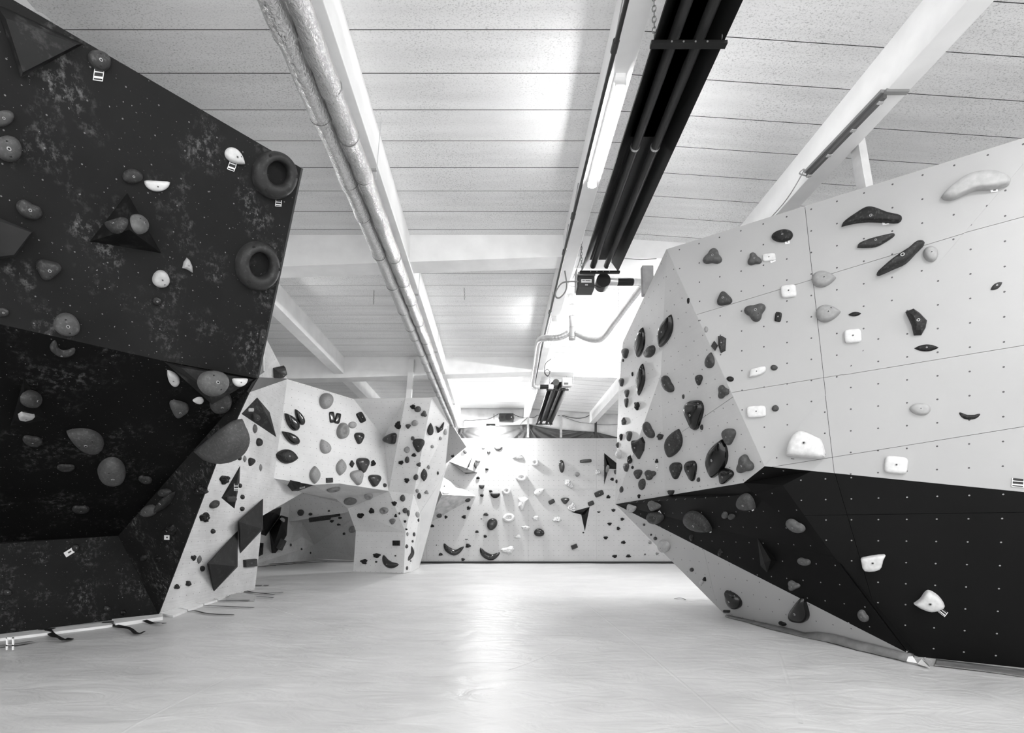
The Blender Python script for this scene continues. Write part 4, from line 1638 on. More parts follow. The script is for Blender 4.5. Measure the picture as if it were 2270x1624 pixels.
# unlit batten with bare reflector on the right-hand beam
o = empty('ceiling_batten', (3.74, 5.25, ZC + 4.2))
tag(o, 'unlit grey metal lamp batten fixed to the beam above the right climbing wall', 'lamp')
pa, pb = at_z(1962, 210, ZC + 4.17), at_z(1790, 388, ZC + 4.17)
vs, fs = [], []
dirv = (pb - pa).normalized()
sd = Vector((dirv.y, -dirv.x, 0))
for nm, w, dz0, dz1, g in (('reflector', 0.085, 0.02, 0.05, 0.30), ('rail', 0.035, -0.03, 0.02, 0.14)):
    V = []
    for p in (pa, pb):
        for s in (-w / 2, w / 2):
            for dz in (dz0, dz1):
                V.append(p + sd * s + Vector((0, 0, dz)))
    child_mesh(nm, V, [(0, 1, 3, 2), (4, 6, 7, 5), (0, 4, 5, 1), (2, 3, 7, 6), (0, 2, 6, 4), (1, 5, 7, 3)], plain(g, 0.4, metal=0.3), o)
for t in (0.05, 0.36, 0.68, 0.97):
    p = pa.lerp(pb, t)
    box('clip', p + Vector((0, 0, -0.032)), (0.05, 0.03, 0.012), plain(0.5, 0.4), o)
box('bracket', pa + Vector((0.10, -0.01, 0.02)), (0.22, 0.04, 0.03), plain(0.25, 0.4), o)
cpts = [at_z(1788, 390, ZC + 4.17), at(1772, 384, 5.75), at(1782, 378, 5.72), at(1745, 440, 6.0), at(1700, 492, 6.3)]
tag(tube('lamp_cable', smooth_path(cpts, 6), 0.007, plain(0.35, 0.5), None, 6), 'thin pale cable hanging from the unlit lamp batten', 'cable')

# floodlight on the far wall
FP = at(1088, 948, 18.95)
o = empty('floodlight', FP)
tag(o, 'glaring floodlight on a bracket above the far end wall', 'lamp')
box('arm', (FP.x, (FP.y + BACKY) / 2, FP.z + 0.12), (0.05, BACKY - FP.y, 0.05), plain(0.05, 0.5), o)
box('housing', FP + Vector((0, 0.02, 0.10)), (0.36, 0.22, 0.10), plain(0.06, 0.5), o, bevel=0.02)
vs, fs = [], []
rg, sg = 6, 18
for i in range(rg + 1):
    a = math.pi / 2 * i / rg
    for k in range(sg):
        q = 2 * math.pi * k / sg
        vs.append(FP + Vector((0.15 * math.cos(q) * math.cos(a), 0.09 * math.sin(q) * math.cos(a), 0.05 - 0.10 * math.sin(a))))
for i in range(rg):
    for k in range(sg):
        fs.append((i * sg + k, i * sg + (k + 1) % sg, (i + 1) * sg + (k + 1) % sg, (i + 1) * sg + k)[::-1])
child_mesh('lens', vs, fs, emit_mat('floodlight_glass', FLOOD_W), o, True)

# ================================================================== ducts, heaters, pipes
for xi, (x, lab) in enumerate(((-1.705, 'foil-wrapped duct running the length of the ceiling, the one farther from the middle beam'),
                               (-1.505, 'foil-wrapped duct running the length of the ceiling, the one nearer the middle beam'))):
    o = empty('foil_duct', (x, 2.0, ZC + 4.0))
    tag(o, lab, 'duct')
    rnd = random.Random(xi + 3)
    y = 1.6
    while y < 19.1:
        L = rnd.uniform(0.45, 0.95)
        y2 = min(y + L, 19.15)
        n = 7
        path, rr = [], []
        for i in range(n + 1):
            t = i / n
            path.append((x + rnd.uniform(-.004, .004), y + (y2 - y) * t + (0.02 if i == n else 0), ZC + 4.0 + rnd.uniform(-.004, .004)))
            rr.append(0.092 + 0.008 * t + rnd.uniform(-0.003, 0.003) + (0.004 if i >= n - 1 else 0))
        tube('foil_sleeve', path, rr, M_FOIL, o, 22)
        tl_ = rnd.uniform(-0.25, 0.25)
        rp = [(x + 0.1045 * math.cos(a / 20 * 2 * math.pi), y2 - 0.01 + tl_ * 0.10 * math.sin(a / 20 * 2 * math.pi), ZC + 4.0 + 0.1045 * math.sin(a / 20 * 2 * math.pi)) for a in range(21)]
        sv, sf = tube_vf(rp, 0.0028, 5, False)
        child_mesh('seam_tape', sv, sf, plain(0.12, 0.5), o, True)
        y = y2
    for yy in (3.2, 5.6, 8.6, 11.4, 16.2):
        if xi == 1:
            tube('hanger', [(x + 0.12, yy, ZC + 4.0), (x + 0.16, yy + 0.1, ZC + 4.8)], 0.004, plain(0.5, 0.4), o, 5)
            box('cross_bar', (x - 0.1, yy, ZC + 4.115), (0.46, 0.03, 0.02), plain(0.4, 0.4, metal=0.5), o)


def chain_vf(p, q, r=0.016):
    p, q = Vector(p), Vector(q)
    L = (q - p).length
    n = max(2, int(L / (r * 2.6)))
    d = (q - p).normalized()
    s = d.cross(Vector((0.3, 1, 0.1))).normalized()
    s2 = d.cross(s)
    parts = []
    for i in range(n):
        c = p + d * L * (i + 0.5) / n
        a = s if i % 2 else s2
        pts = [c + d * math.cos(t * math.pi / 4) * r * 1.7 + a * math.sin(t * math.pi / 4) * r for t in range(9)]
        parts.append(tube_vf(pts, r * 0.28, 4, False))
    return join_vf(parts)


def heater(x0, x1, y0, y1, zr, label, brackets, joints):
    """radiant tube heater: trapezoid hood, two tubes, straps"""
    def xc(y):
        return x0 + (x1 - x0) * (y - y0) / (y1 - y0)
    z = ZC + zr
    o = empty('radiant_heater', (x0, y0, z))
    tag(o, label, 'heater')
    prof = [(-0.295, 0.0), (-0.285, 0.012), (-0.16, 0.19), (0.16, 0.19), (0.285, 0.012), (0.295, 0.0)]
    cuts = [y0] + list(joints) + [y1]
    for i in range(len(cuts) - 1):
        vs = []
        for y in (cuts[i] + 0.004, cuts[i + 1] - 0.004):
            for (a, b) in prof:
                vs.append((xc(y) + a, y, z + b + (0.004 if i % 2 else 0)))
            for (a, b) in reversed(prof):
                vs.append((xc(y) + a * 1.02, y, z + b + 0.012))
        m = len(prof) * 2
        fs = [(k, (k + 1) % m, (k + 1) % m + m, k + m) for k in range(m)] + [tuple(range(m))[::-1], tuple(m + k for k in range(m))]
        child_mesh('hood', vs, fs, M_BLACKM, o)
    for dx in (-0.11, 0.11):
        tb = tube('burner_tube', [(xc(y0) + dx, y0 + 0.02, z + 0.085), (xc(y1) + dx, y1 - 0.02, z + 0.085)], 0.048, plain(0.03, 0.35, metal=0.2), o, 16)
        for y in joints:
            tube('clamp_ring', [(xc(y) + dx, y - 0.012, z + 0.085), (xc(y) + dx, y + 0.012, z + 0.085)], 0.052, plain(0.5, 0.35, metal=0.6), o, 16)
    for y in brackets:
        br = box('strap_bar', (xc(y), y, z - 0.012), (0.64, 0.05, 0.03), M_BLACK, o)
        for k in range(4):
            q = Vector((xc(y) - 0.15 + 0.10 * k, y - 0.027, z - 0.012)) - o.location
            s = bpy.data.objects.new('rivet', SOCK_ME if False else BOLT_ME)
            COL.objects.link(s)
            s.parent = br
            s.matrix_local = Matrix.Translation(q) @ Matrix.Rotation(math.pi / 2, 4, 'X') @ Matrix.Scale(0.008, 4)
    return o


h1 = heater(1.60, 1.655, 0.9, 7.80, 4.10, 'long black radiant heater hood nearest the double-height foreground, with two tubes', (4.12, 7.79), (5.35, 2.6))
h1['label'] = 'long black radiant tube heater with its burner box before the first cross beam'
h2 = heater(1.76, 1.84, 13.95, 19.0, 3.98, 'shorter-looking black radiant tube heater', (14.0, 18.6), (16.6,))
h2['label'] = 'black radiant tube heater hanging close to the far wall'
for (hx, hy, hz, ob) in ((1.33, 4.10, 4.10, h1), (1.90, 4.10, 4.10, h1), (1.36, 7.75, 4.1, h1), (1.55, 14.1, 4.0, h2), (2.05, 14.1, 4.0, h2), (2.1, 18.6, 4.0, h2)):
    vs, fs = chain_vf((hx, hy, ZC + hz + 0.02), (hx - 0.02, hy - 0.05, ceil_z(hx) - 0.01))
    child_mesh('chain', vs, fs, plain(0.25, 0.4, metal=0.6), ob, True)

# burner end of the near heater
bx = at(1299, 628, 7.98)
bb = box('burner_box', bx + Vector((0, 0.08, 0)), (0.27, 0.24, 0.20), plain(0.06, 0.4), h1, bevel=0.012)
box('top_bracket', bx + Vector((0.0, 0.02, 0.13)), (0.28, 0.18, 0.05), plain(0.45, 0.35, metal=0.5), h1)
box('side_plate', bx + Vector((-0.155, 0.06, 0.06)), (0.012, 0.2, 0.30), plain(0.45, 0.4), h1)
box('name_plate', bx + Vector((0.0, -0.043, 0.02)) - bb.parent.location + bb.parent.location, (0.17, 0.004, 0.055), plain(0.75, 0.4), h1)
box('data_plate', bx + Vector((0.0, -0.043, -0.045)), (0.045, 0.004, 0.02), plain(0.5, 0.4), h1)
fanp = at(1337, 623, 8.0)
tube('fan_housing', [fanp + Vector((0, -0.04, 0)), fanp + Vector((0, 0.14, 0))], 0.115, M_BLACKM, h1, 22)


for k, w in enumerate((0.022, 0.014, 0.020, 0.026, 0.018)):
    box('print_mark', bx + Vector((-0.055 + 0.027 * k, -0.0465, 0.026 - 0.001 * k)), (w, 0.001, 0.010), plain(0.02, 0.5), h1)

# burner end of the far heater
bx = at(1256, 848, 13.8)
box('burner_box', bx, (0.26, 0.24, 0.24), plain(0.55, 0.4), h2, bevel=0.01)
box('name_plate', bx + Vector((0.03, -0.125, 0.05)), (0.17, 0.004, 0.05), plain(0.85, 0.4), h2)
box('cover_plate', bx + Vector((-0.03, -0.125, -0.06)), (0.12, 0.004, 0.06), plain(0.1, 0.4), h2)
fanp = at(1232, 848, 13.8)
fh_ = tube('fan_housing', [fanp + Vector((0, -0.06, 0)), fanp + Vector((0, 0.10, 0))], 0.09, M_BLACKM, h2, 20)
for r in (0.03, 0.055, 0.078):
    pts = [fanp + Vector((math.cos(a * math.pi / 10) * r, -0.062, math.sin(a * math.pi / 10) * r)) for a in range(21)]
    vs, fs = tube_vf(pts, 0.004, 5, False)
    child_mesh('grille_ring', vs, fs, plain(0.2, 0.4), h2, True)

# flue with two flexible branches
o = empty('flue_pipe', at(1268, 752, 10.02))
tag(o, 'silver flue pipe with two flexible branches hanging from the ceiling between the heaters', 'pipe')
ft = at(1268, 652, 10.02)
fbm = at(1268, 752, 10.02)
M_SIL = plain(0.66, 0.28, metal=0.55, var=0.1, scale=6)
tube('riser', [ft + Vector((0, 0, 0.1)), fbm], 0.072, M_SIL, o, 20)
for t in (0.25, 0.5, 0.75, 0.97):
    p = ft.lerp(fbm, t)
    tube('seam_ring', [p + Vector((0, 0, 0.006)), p - Vector((0, 0, 0.006))], 0.076, M_METAL, o, 20)
box('roof_plate', ft + Vector((0.05, 0, 0.03)), (0.42, 0.35, 0.02), plain(0.5, 0.6), o)


def corr(name, pts, r, n, rib, parent, mat=None):
    base = smooth_path(pts, 12)
    # resample evenly
    L = [0]
    for a, b in zip(base, base[1:]):
        L.append(L[-1] + (b - a).length)
    m = max(4, int(L[-1] / rib) * 4)
    path, rads = [], []
    j = 0
    for i in range(m + 1):
        s = L[-1] * i / m
        while j < len(L) - 2 and L[j + 1] < s:
            j += 1
        t = (s - L[j]) / max(1e-9, L[j + 1] - L[j])
        path.append(base[j].lerp(base[j + 1], min(1, t)))
        rads.append(r * (1.0, 1.0, 1.0, 0.9)[i % 4])
    return tube(name, path, rads, mat or M_SIL, parent, 16)


corr('flexible_branch', [at(1276, 738, 10.0), at(1296, 748, 9.9), at(1318, 753, 9.75), at(1337, 748, 9.6), at(1362, 716, 9.2), at(1392, 676, 8.7), at(1416, 645, 8.3), at(1424, 633, 8.18), at(1418, 626, 8.12), at(1402, 625, 8.08)], 0.06, 0, 0.07, o)
corr('flexible_branch', [at(1260, 738, 10.0), at(1240, 747, 10.05), at(1218, 749, 10.15), at(1200, 751, 10.3), at(1193, 762, 10.7), at(1188, 800, 12.0), at(1181, 848, 13.7), at(1186, 856, 13.75), at(1197, 857, 13.75)], 0.066, 0, 0.06, o)
tube('sleeve', [at(1402, 625, 8.08), at(1368, 625, 8.06)], 0.058, M_BLACK, o, 16)
tube('collar', [at(1368, 625, 8.06), at(1350, 624, 8.05)], 0.062, M_SIL, o, 16)
tube('sleeve', [at(1196, 857, 13.75), at(1215, 857, 13.78)], 0.062, M_BLACK, o, 16)
tube('collar', [at(1215, 857, 13.78), at(1226, 857, 13.8)], 0.07, plain(0.7, 0.3, metal=0.4), o, 16)

# black gas pipe along the middle beam
o = empty('gas_pipe', (1.06, 2, ZC + 4.3))
tag(o, 'thin black gas pipe running along the middle ceiling beam', 'pipe')
tube('pipe', [(1.065, 1.0, ZC + 4.3), (1.06, 7.6, ZC + 4.28), (1.06, 11.4, ZC + 4.2), (1.10, 14.2, ZC + 4.1)], 0.021, M_BLACKM, o, 12)
for y in (4.35, 6.72, 7.6, 9.6, 12.3):
    zz = ZC + 4.3 - max(0, (y - 7.6)) * 0.024
    tube('coupling', [(1.06, y - 0.05, zz), (1.06, y + 0.05, zz)], 0.031, plain(0.05, 0.35, metal=0.4), o, 12)
    tube('pipe_clip', [(1.06, y + 0.08, zz + 0.02), (1.09, y - 0.25, zz + 0.28)], 0.006, plain(0.3, 0.4), o, 6)

# cables
def cable(pts, r, g, label, cat='cable'):
    t = tube('cable', smooth_path(pts, 8), r, plain(g, 0.5), None, 6)
    tag(t, label, cat)
    return t


def c3(pts, d):
    return [at(1000 + x / 5.675, 890 + y / 5.675, d) for x, y in pts]


loopc = [at(1232 + 11 * math.cos(a / 12 * 6.283 + 1.2) * 1.2, 641 + 17 * math.sin(a / 12 * 6.283 + 1.2), 7.95) for a in range(11)]
cable([at(1282, 624, 7.95), at(1262, 624, 7.95)] + [at(1245, 628, 7.95), at(1233, 645, 7.95), at(1232, 657, 7.95), at(1240, 660, 7.95), at(1252, 648, 7.95), at(1256, 630, 7.95), at(1252, 600, 7.9)], 0.012, 0.2, 'grey hose looping round the gas pipe beside the burner box')
cable([at(1318, 632, 7.95), at(1330, 637, 7.95), at(1344, 632, 7.98)], 0.007, 0.02, 'short black lead between burner box and fan')
cable([at(1270, 617, 7.9), at(1284, 580, 7.5), at(1290, 545, 7.2)], 0.005, 0.15, 'thin cable dropping from the lamp row to the burner box')
wy = BACKY - 0.03
cable(c3([(150, 320), (165, 240), (250, 238), (340, 230), (480, 215), (600, 150)], wy), 0.012, 0.15, 'thin cable running along the far wall to the loudspeaker')
cable(c3([(790, 160), (860, 190), (960, 198), (1050, 195), (1085, 170), (1120, 175)], wy), 0.012, 0.10, 'thin cable sagging from the loudspeaker to the middle beam')
cable(c3([(960, 200), (900, 250), (868, 290)], wy), 0.010, 0.10, 'short cable slanting down to the black tarpaulin')
cable(c3([(1340, 178), (1400, 172), (1480, 195), (1600, 207), (1700, 190), (1795, 130)], wy), 0.012, 0.06, 'dark cable sagging between two posts on the far wall')
cable(c3([(1390, 178), (1500, 222), (1620, 258), (1780, 278)], wy), 0.010, 0.2, 'grey cable crossing between two posts below the dark one')
cable(c3([(1830, 285), (1960, 292), (2095, 285)], wy), 0.010, 0.2, 'grey cable running from the dark post to the right wall')
cable([at(1222, 795, 12.5), at(1210, 850 - 45, 12.5), at(1207, 822, 12.7), at(1213, 832, 12.7), at(1219, 826, 12.7), at(1213, 818, 12.7), at(1207, 826, 12.7), at(1215, 834, 12.7), at(1220, 822, 12.7)], 0.010, 0.06, 'coiled dark cable hanging near the far heater')
cable([at(1228, 790, 12.6), at(1232, 812, 13.0), at(1245, 812, 13.2), at(1262, 812, 13.5), at(1270, 825, 13.7), at(1270, 848, 13.8)], 0.006, 0.3, 'thin pale lead looping to the burner of the far heater')
cable([at(1384, 572, 8.0), at(1420, 575, 7.9), at(1455, 573, 7.6)], 0.007, 0.35, 'thin grey cable running behind the top of the right wall')
for (xa, ya, xb, yb), lb in (((1371, 640, 1372, 732), 'loose chain dangling beside the flexible flue branch'),
                             ((829, 645, 828, 674), 'short loose chain hanging from the ceiling left of the ducts'), ((1029, 640, 1030, 664), 'short loose chain hanging from the ceiling right of the ducts')):
    p_ = at_z(xa, ya, CEIL - (0.08 if xa > 1200 else 0.0) - 0.02)
    q_ = at(xb, yb, p_.y)
    p_.z = ceil_z(p_.x) + 0.01
    vs, fs = chain_vf(p_, q_, 0.012)
    tag(link('hanging_chain', mesh_from('hanging_chain', vs, fs, True), plain(0.3, 0.4, metal=0.5)), lb, 'chain')

# ================================================================== things on the far wall
sp = at(1122.5, 926, BACKY - 0.14)
o = empty('loudspeaker', sp)
tag(o, 'black loudspeaker box on the far wall above the tarpaulin', 'loudspeaker')
box('cabinet', sp, (0.58, 0.26, 0.33), plain(0.05, 0.5), o, bevel=0.03)
tube('cone', [sp + Vector((0.09, -0.128, 0)), sp + Vector((0.09, -0.137, 0))], 0.14, plain(0.03, 0.6), o, 24)
tube('tweeter', [sp + Vector((-0.17, -0.128, 0)), sp + Vector((-0.17, -0.136, 0))], 0.06, plain(0.035, 0.6), o, 18)
child_mesh('badge', [sp + Vector(v) for v in ((0.17, -0.139, 0.0), (0.21, -0.139, 0.035), (0.21, -0.139, -0.035))], [(0, 2, 1)], plain(0.7, 0.5), o)
for s in (-1, 1):
    box('bracket', sp + Vector((0.3 * s, 0.02, 0)), (0.02, 0.06, 0.10), plain(0.05, 0.5), o)
pp = at(1067, 926, BACKY - 0.012)
tag(box('paper_sheet', pp, (0.24, 0.006, 0.34), plain(0.55, 0.7), None), 'pale paper sheet stuck to the far wall beside the floodlight', 'paper')
pp = at(1095, 925, BACKY - 0.02)
tag(box('wall_slat', pp, (0.05, 0.03, 0.3), plain(0.4, 0.7), None), 'short grey slat fixed to the wall between paper and loudspeaker', 'slat')

for i, (x, y0, g, lb) in enumerate(((1170.5, 924, 0.35, 'slim steel post left of the far heater end on the far wall'), (1243.5, 919, 0.45, 'slim pale post right of the far heater end on the far wall'), (1320.5, 910, 0.05, 'dark slim post on the far wall near the right wall'))):
    a, b = at(x, y0, BACKY - 0.12), at(x, 969.5, BACKY - 0.12)
    tag(box('wall_post', (a + b) / 2, (0.085, 0.06, a.z - b.z), plain(g, 0.5, var=0.2, scale=10), None), lb, 'post')

# black tarpaulin bunched behind the top edge
topl = [(1018, 949), (1045, 947), (1080, 946), (1110, 943), (1140, 942), (1170, 940), (1205, 947), (1243, 952), (1285, 955), (1320, 957), (1345, 963), (1372, 969.5)]
fx = [1170, 1320, 1018]
vs, fs = [], []
nu, nv = 150, 10
yb_ = 978
for i in range(nu + 1):
    x = 1016 + (1374 - 1016) * i / nu
    for k in range(len(topl) - 1):
        if topl[k][0] <= x <= topl[k + 1][0]:
            t = (x - topl[k][0]) / (topl[k + 1][0] - topl[k][0])
            yt = topl[k][1] + t * (topl[k + 1][1] - topl[k][1])
            break
    else:
        yt = topl[0][1] if x < 1050 else topl[-1][1]
    for j in range(nv + 1):
        v = j / nv
        py = yt + (yb_ - yt) * v
        f0 = min(fx, key=lambda q: abs(q - x))
        ang = math.atan2(py - (940 if f0 == 1170 else 950), abs(x - f0) + 2)
        fold = math.sin(ang * 16 + (1.3 if x > f0 else 0)) * 0.5 + 0.5 * math.sin(ang * 29 + 2)
        vs.append(at(x, py, BACKY - 0.10 + 0.05 * fold))
for i in range(nu):
    for j in range(nv):
        a = i * (nv + 1) + j
        fs.append((a, a + nv + 1, a + nv + 2, a + 1))
tp = link('tarpaulin', mesh_from('tarpaulin', vs, fs, True), plain(0.06, 0.28, var=0.2, scale=4))
md = tp.modifiers.new('solid', 'SOLIDIFY')
md.thickness = 0.004
tag(tp, 'creased black tarpaulin strung above the far end wall', 'tarpaulin')

# timber posts and struts
def slab(name, a, b, w, d, mat, label, cat):
    a, b = Vector(a), Vector(b)
    V = []
    for p in (a, b):
        for sx in (-w / 2, w / 2):
            for sy in (-d / 2, d / 2):
                V.append(p + Vector((sx, sy, 0)))
    o_ = link(name, mesh_from(name, V, [(0, 1, 3, 2), (4, 6, 7, 5), (0, 4, 5, 1), (2, 3, 7, 6), (0, 2, 6, 4), (1, 5, 7, 3)]), mat)
    tag(o_, label, cat)
    bm = bmesh.new()
    bm.from_mesh(o_.data)
    bmesh.ops.recalc_face_normals(bm, faces=bm.faces)
    bm.to_mesh(o_.data)
    bm.free()
    return o_


slab('timber_post', at(905, 900, 13.66), at(913, 797, 13.62), 0.15, 0.12, plain(0.75, 0.6, var=0.06, scale=5), 'white timber post between the arch wall and the cross beam', 'post')
slab('timber_post', at(1920, 430, 5.35), at(1896, 290, 5.45), 0.085, 0.12, plain(0.72, 0.6, var=0.1, scale=5), 'pale timber post rising behind the top of the right wall', 'post')
slab('timber_bracket', at(1436, 655, 7.6), at(1434, 592, 7.6), 0.17, 0.10, plain(0.30, 0.6, var=0.15, scale=8), 'grey timber bracket behind the prow of the right wall', 'bracket')

# ================================================================== along the floor
M_BOARD = plain(0.72, 0.55, var=0.08, scale=6)
bb_ = box('gap_strip_back', (1.2, BACKY - 0.20, 0.035), (12.6, 0.05, 0.07), plain(0.03, 0.6))  # dark box put in for the shade of the narrow gap here
tag(bb_, 'dark strip standing in for the shaded gap along the foot of the far end wall', kind='structure')


def prism_floor(name, pts, h, mat, label, cat, group=None):
    ps = [fl(*p) for p in pts]
    V = [p + Vector((0, 0, -0.01)) for p in ps] + [p + Vector((0, 0, h)) for p in ps]
    m = len(ps)
    fs = [tuple(range(m))[::-1], tuple(m + i for i in range(m))] + [(i, (i + 1) % m, (i + 1) % m + m, i + m) for i in range(m)]
    me = mesh_from(name, V, fs)
    bm = bmesh.new()
    bm.from_mesh(me)
    bmesh.ops.recalc_face_normals(bm, faces=bm.faces)
    bm.to_mesh(me)
    bm.free()
    o_ = link(name, me, mat)
    tag(o_, label, cat, group)
    return o_


prism_floor('edge_board', [(-90, 1419), (243, 1381.5), (250, 1388), (-90, 1430)], 0.025, M_BOARD, 'long white board lying along the foot of the black wall', 'board')
prism_floor('edge_board', [(248, 1378), (360, 1366), (361, 1373), (256, 1388)], 0.045, M_BOARD, 'short white board lying at the corner of the black wall', 'board')
EB = [[(353, 1362), (391, 1350.5), (415, 1355), (384, 1368)], [(393, 1350), (427, 1339), (451, 1342), (417, 1354)], [(429, 1338), (459, 1328.5), (482, 1332), (453, 1341)], [(462, 1327), (492, 1315), (510, 1317), (484, 1331)]]
for q, w_ in zip(EB, ('first', 'second', 'third', 'fourth')):
    prism_floor('edge_board', q, 0.03, M_BOARD, w_ + ' white board from the black wall, along the foot of the pale arch wall', 'board', 'white boards along the foot of the arch wall')
prism_floor('mat_piece', [(516, 1314), (565, 1319), (564, 1331), (502, 1329)], 0.02, plain(0.40, 0.7, var=0.1, scale=10), 'grey square of matting beside the white boards', 'mat')


def strap(pts, w, label, group=None, x0=0, y0=1280, s=3.4394, g=0.012, twist=True):
    path = smooth_path([fl(x0 + p[0] / s, y0 + p[1] / s) for p in pts], 8)
    vs, fs = [], []
    for i, p in enumerate(path):
        t = (path[min(i + 1, len(path) - 1)] - path[max(i - 1, 0)])
        t.z = 0
        t.normalize()
        sd_ = Vector((-t.y, t.x, 0))
        z = 0.012 + (0.018 * (0.5 + 0.5 * math.sin(i * 0.3 + pts[0][0])) if twist else 0.0)
        tl = 0.5 * math.sin(i * 0.25) if twist else 0
        up = Vector((0, 0, 1))
        a = sd_ * math.cos(tl) + up * math.sin(tl) * 0.5
        for sg_, dz in ((-1, 0), (1, 0), (1, 0.004), (-1, 0.004)):
            vs.append(p + a * (w / 2 * sg_) + Vector((0, 0, z + dz)))
    for i in range(len(path) - 1):
        for k in range(4):
            k2 = (k + 1) % 4
            fs.append((i * 4 + k, i * 4 + k2, (i + 1) * 4 + k2, (i + 1) * 4 + k))
    fs += [(0, 1, 2, 3), tuple((len(path) - 1) * 4 + k for k in (3, 2, 1, 0))]
    me = mesh_from('webbing_strap', vs, fs)
    bm = bmesh.new()
    bm.from_mesh(me)
    bmesh.ops.recalc_face_normals(bm, faces=bm.faces)
    bm.to_mesh(me)
    bm.free()
    o_ = link('webbing_strap', me, plain(g, 0.6))
    tag(o_, label, 'strap', group)
    return o_


strap([(360, 405), (395, 440), (445, 470), (490, 490), (540, 470)], 0.07, 'twisted black strap on the long white board at the black wall')
strap([(865, 365), (930, 388), (1000, 408), (1045, 432), (1095, 434)], 0.07, 'twisted black strap lying across the joint of two white boards')
strap([(1095, 338), (1150, 352), (1200, 358), (1255, 362)], 0.06, 'black strap at the corner of the black wall')
for p in ([(1430, 262), (1490, 258), (1560, 275), (1660, 285), (1780, 288)], [(1560, 218), (1680, 222), (1800, 228), (1935, 232)],
          [(1665, 182), (1760, 183), (1850, 178), (1940, 170)], [(1870, 102), (1950, 118), (2040, 122), (2160, 115)], [(1955, 150), (2020, 152), (2085, 155)],
          [(1770, 100), (1840, 108), (1940, 118), (2090, 132)]):
    strap(p, 0.04, twist=False, label='thin black strap trailing out from the foot of the pale arch wall', group='thin straps at the foot of the arch wall')
for p, lb in (([(300, 412), (415, 406)], 'on the long white board'), ([(782, 358), (900, 352)], 'where the two white boards meet'), ([(1000, 326), (1118, 320)], 'on the short corner board')):
    path = [fl(q[0] / 3.4394, 1280 + q[1] / 3.4394) for q in p]
    d = (path[1] - path[0])
    c = (path[0] + path[1]) / 2 + Vector((0, 0, 0.03))
    tag(box('tape_strip', c + Vector((0, 0, 0.006)), (d.length, 0.06, 0.004), plain(0.014, 0.6), None, rz=math.atan2(d.y, d.x)), 'strip of black tape ' + lb, 'tape')
strap([(-20, 530), (120, 515), (243, 493)], 0.10, 'flat grey strap on the floor below the long white board', g=0.22, twist=False)
bk_ = fl(22, 1441)
o = empty('strap_buckle', bk_)
tag(o, 'white plastic buckle standing on the flat grey strap', 'buckle')
for k, (dz, hh) in enumerate(((0.10, 0.10), (0.035, 0.06))):
    for (cx_, cz_, sx_, sz_) in ((-0.035, dz, 0.014, hh), (0.035, dz, 0.014, hh), (0, dz + hh / 2 - 0.006, 0.084, 0.014), (0, dz - hh / 2 + 0.006, 0.084, 0.014)):
        if k == 1 and cz_ < 0.02:
            continue
        box('bar', bk_ + Vector((cx_ + 0.02 * (dz - 0.05), 0, cz_)), (sx_, 0.012, sz_), plain(0.85, 0.4), o)
for p in ([(585, 1252), (620, 1250), (655, 1247)], [(600, 1254), (640, 1251), (670, 1249)], [(630, 1248), (665, 1246), (700, 1243)], [(650, 1250), (690, 1247), (725, 1246)], [(570, 1256), (590, 1256), (612, 1254)]):
    strap(p, 0.06, 'dark strap lying on the floor of the alcove', 'straps on the alcove floor', 0, 0, 1.0)
for p in ([(1495, 1328), (1508, 1326), (1520, 1330)],):
    strap(p, 0.02, 'thin cord end lying on the floor before the prow', None, 0, 0, 1.0, twist=False)
for (x, y, w) in ((572, 1298, 16), (590, 1298, 10)):
    q = fl(x, y)
    tag(box('strap_end', q + Vector((0, 0, 0.012)), (w * q.y / F, 0.06, 0.012), plain(0.06, 0.6), None), 'short dark strap end on the floor before the arch', 'strap', 'strap ends before the arch')


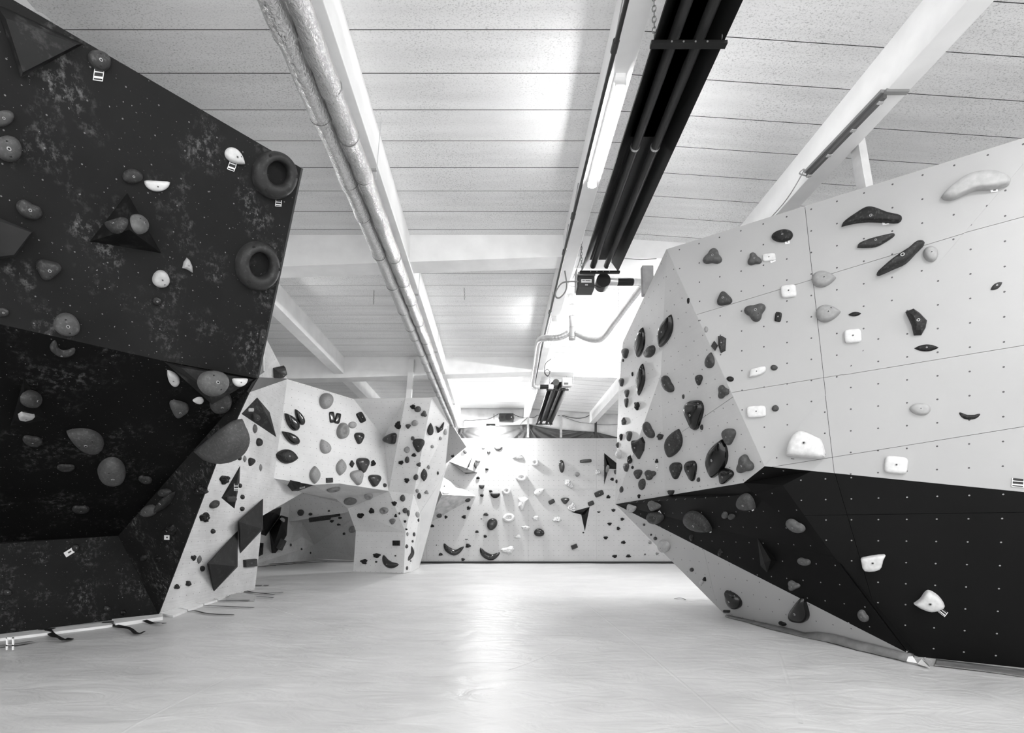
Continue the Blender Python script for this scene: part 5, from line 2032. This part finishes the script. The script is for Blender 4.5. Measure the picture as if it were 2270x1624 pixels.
# cover skirting along the right wall
def skirt(top, bot, label, g=0.17):
    def lerp_line(line, t):
        f = t * (len(line) - 1)
        i = min(int(f), len(line) - 2)
        u = f - i
        return (line[i][0] + (line[i + 1][0] - line[i][0]) * u, line[i][1] + (line[i + 1][1] - line[i][1]) * u)
    x0, y0, s = 1560, 1330, 3.1972
    nu_ = 60
    vs, fs = [], []
    for i in range(nu_ + 1):
        t = i / nu_
        a = lerp_line(top, t)
        b = lerp_line(bot, t)
        fr = local_frame(x0 + a[0] / s, y0 + a[1] / s)
        A = fr[0] + fr[1] * 0.012
        B = fl(x0 + b[0] / s, y0 + b[1] / s) + Vector((0, 0, 0.004))
        wob = 0.012 * noise.noise(Vector((t * 14, 0, 3)))
        for k in range(5):
            v = k / 4
            P = A.lerp(B, v)
            P += fr[1] * (0.03 * math.sin(v * math.pi) * (1 if v < .6 else .6) + wob * v)
            P.z -= 0.02 * math.sin(v * math.pi)
            P.z = max(P.z, 0.003)
            vs.append(P)
    for i in range(nu_):
        for k in range(4):
            a = i * 5 + k
            fs.append((a, a + 1, a + 6, a + 5))
    o_ = link('cover_skirt', mesh_from('cover_skirt', vs, fs, True), plain(g, 0.5, var=0.25, bump=0.2, scale=7))
    m_ = o_.modifiers.new('solid', 'SOLIDIFY')
    m_.thickness = 0.004
    tag(o_, label, 'cover')


skirt([(165, 98), (290, 125), (450, 160), (620, 197), (720, 225), (815, 220), (930, 236), (1050, 270), (1290, 330), (1480, 382)],
      [(160, 118), (290, 150), (450, 197), (620, 240), (740, 268), (850, 290), (960, 318), (1080, 352), (1290, 400), (1440, 438)], 'rumpled grey cover folded up against the pale lower side of the right wall')
skirt([(1645, 416), (1800, 430), (1950, 447), (2120, 470), (2290, 490)], [(1630, 462), (1800, 482), (1950, 500), (2120, 523), (2290, 548)], 'grey cover strip folded up against the black band')
for pts, lb in (([(1438, 432), (1450, 398), (1480, 395), (1515, 446)], 'torn white corner of cover at the foot of the black band, wider piece'), ([(1515, 450), (1545, 416), (1575, 440), (1600, 476)], 'torn white corner of cover at the foot of the black band, pointed piece'),
                ([(1558, 408), (1570, 403), (1622, 430), (1602, 466)], 'torn grey corner of cover at the foot of the black band')):
    c = (sum(p[0] for p in pts) / 4, sum(p[1] for p in pts) / 4)
    V = []
    for p in pts:
        q = (1560 + p[0] / 3.1972, 1330 + p[1] / 3.1972)
        f_ = fl(*q)
        up_ = max(0.0, (440 - p[1]) / 45 * 0.06) + 0.012
        w_ = CAM + (f_ - CAM) * (1 - up_ / ZC)
        V.append(w_)
    nn = newell(V)
    V2 = [v + nn * 0.004 for v in V]
    me = mesh_from('cover_scrap', V + V2, [(0, 1, 2, 3), (7, 6, 5, 4), (0, 4, 5, 1), (1, 5, 6, 2), (2, 6, 7, 3), (3, 7, 4, 0)])
    tag(link('cover_scrap', me, plain(0.6 if 'white' in lb else 0.3, 0.6)), lb, 'cover')
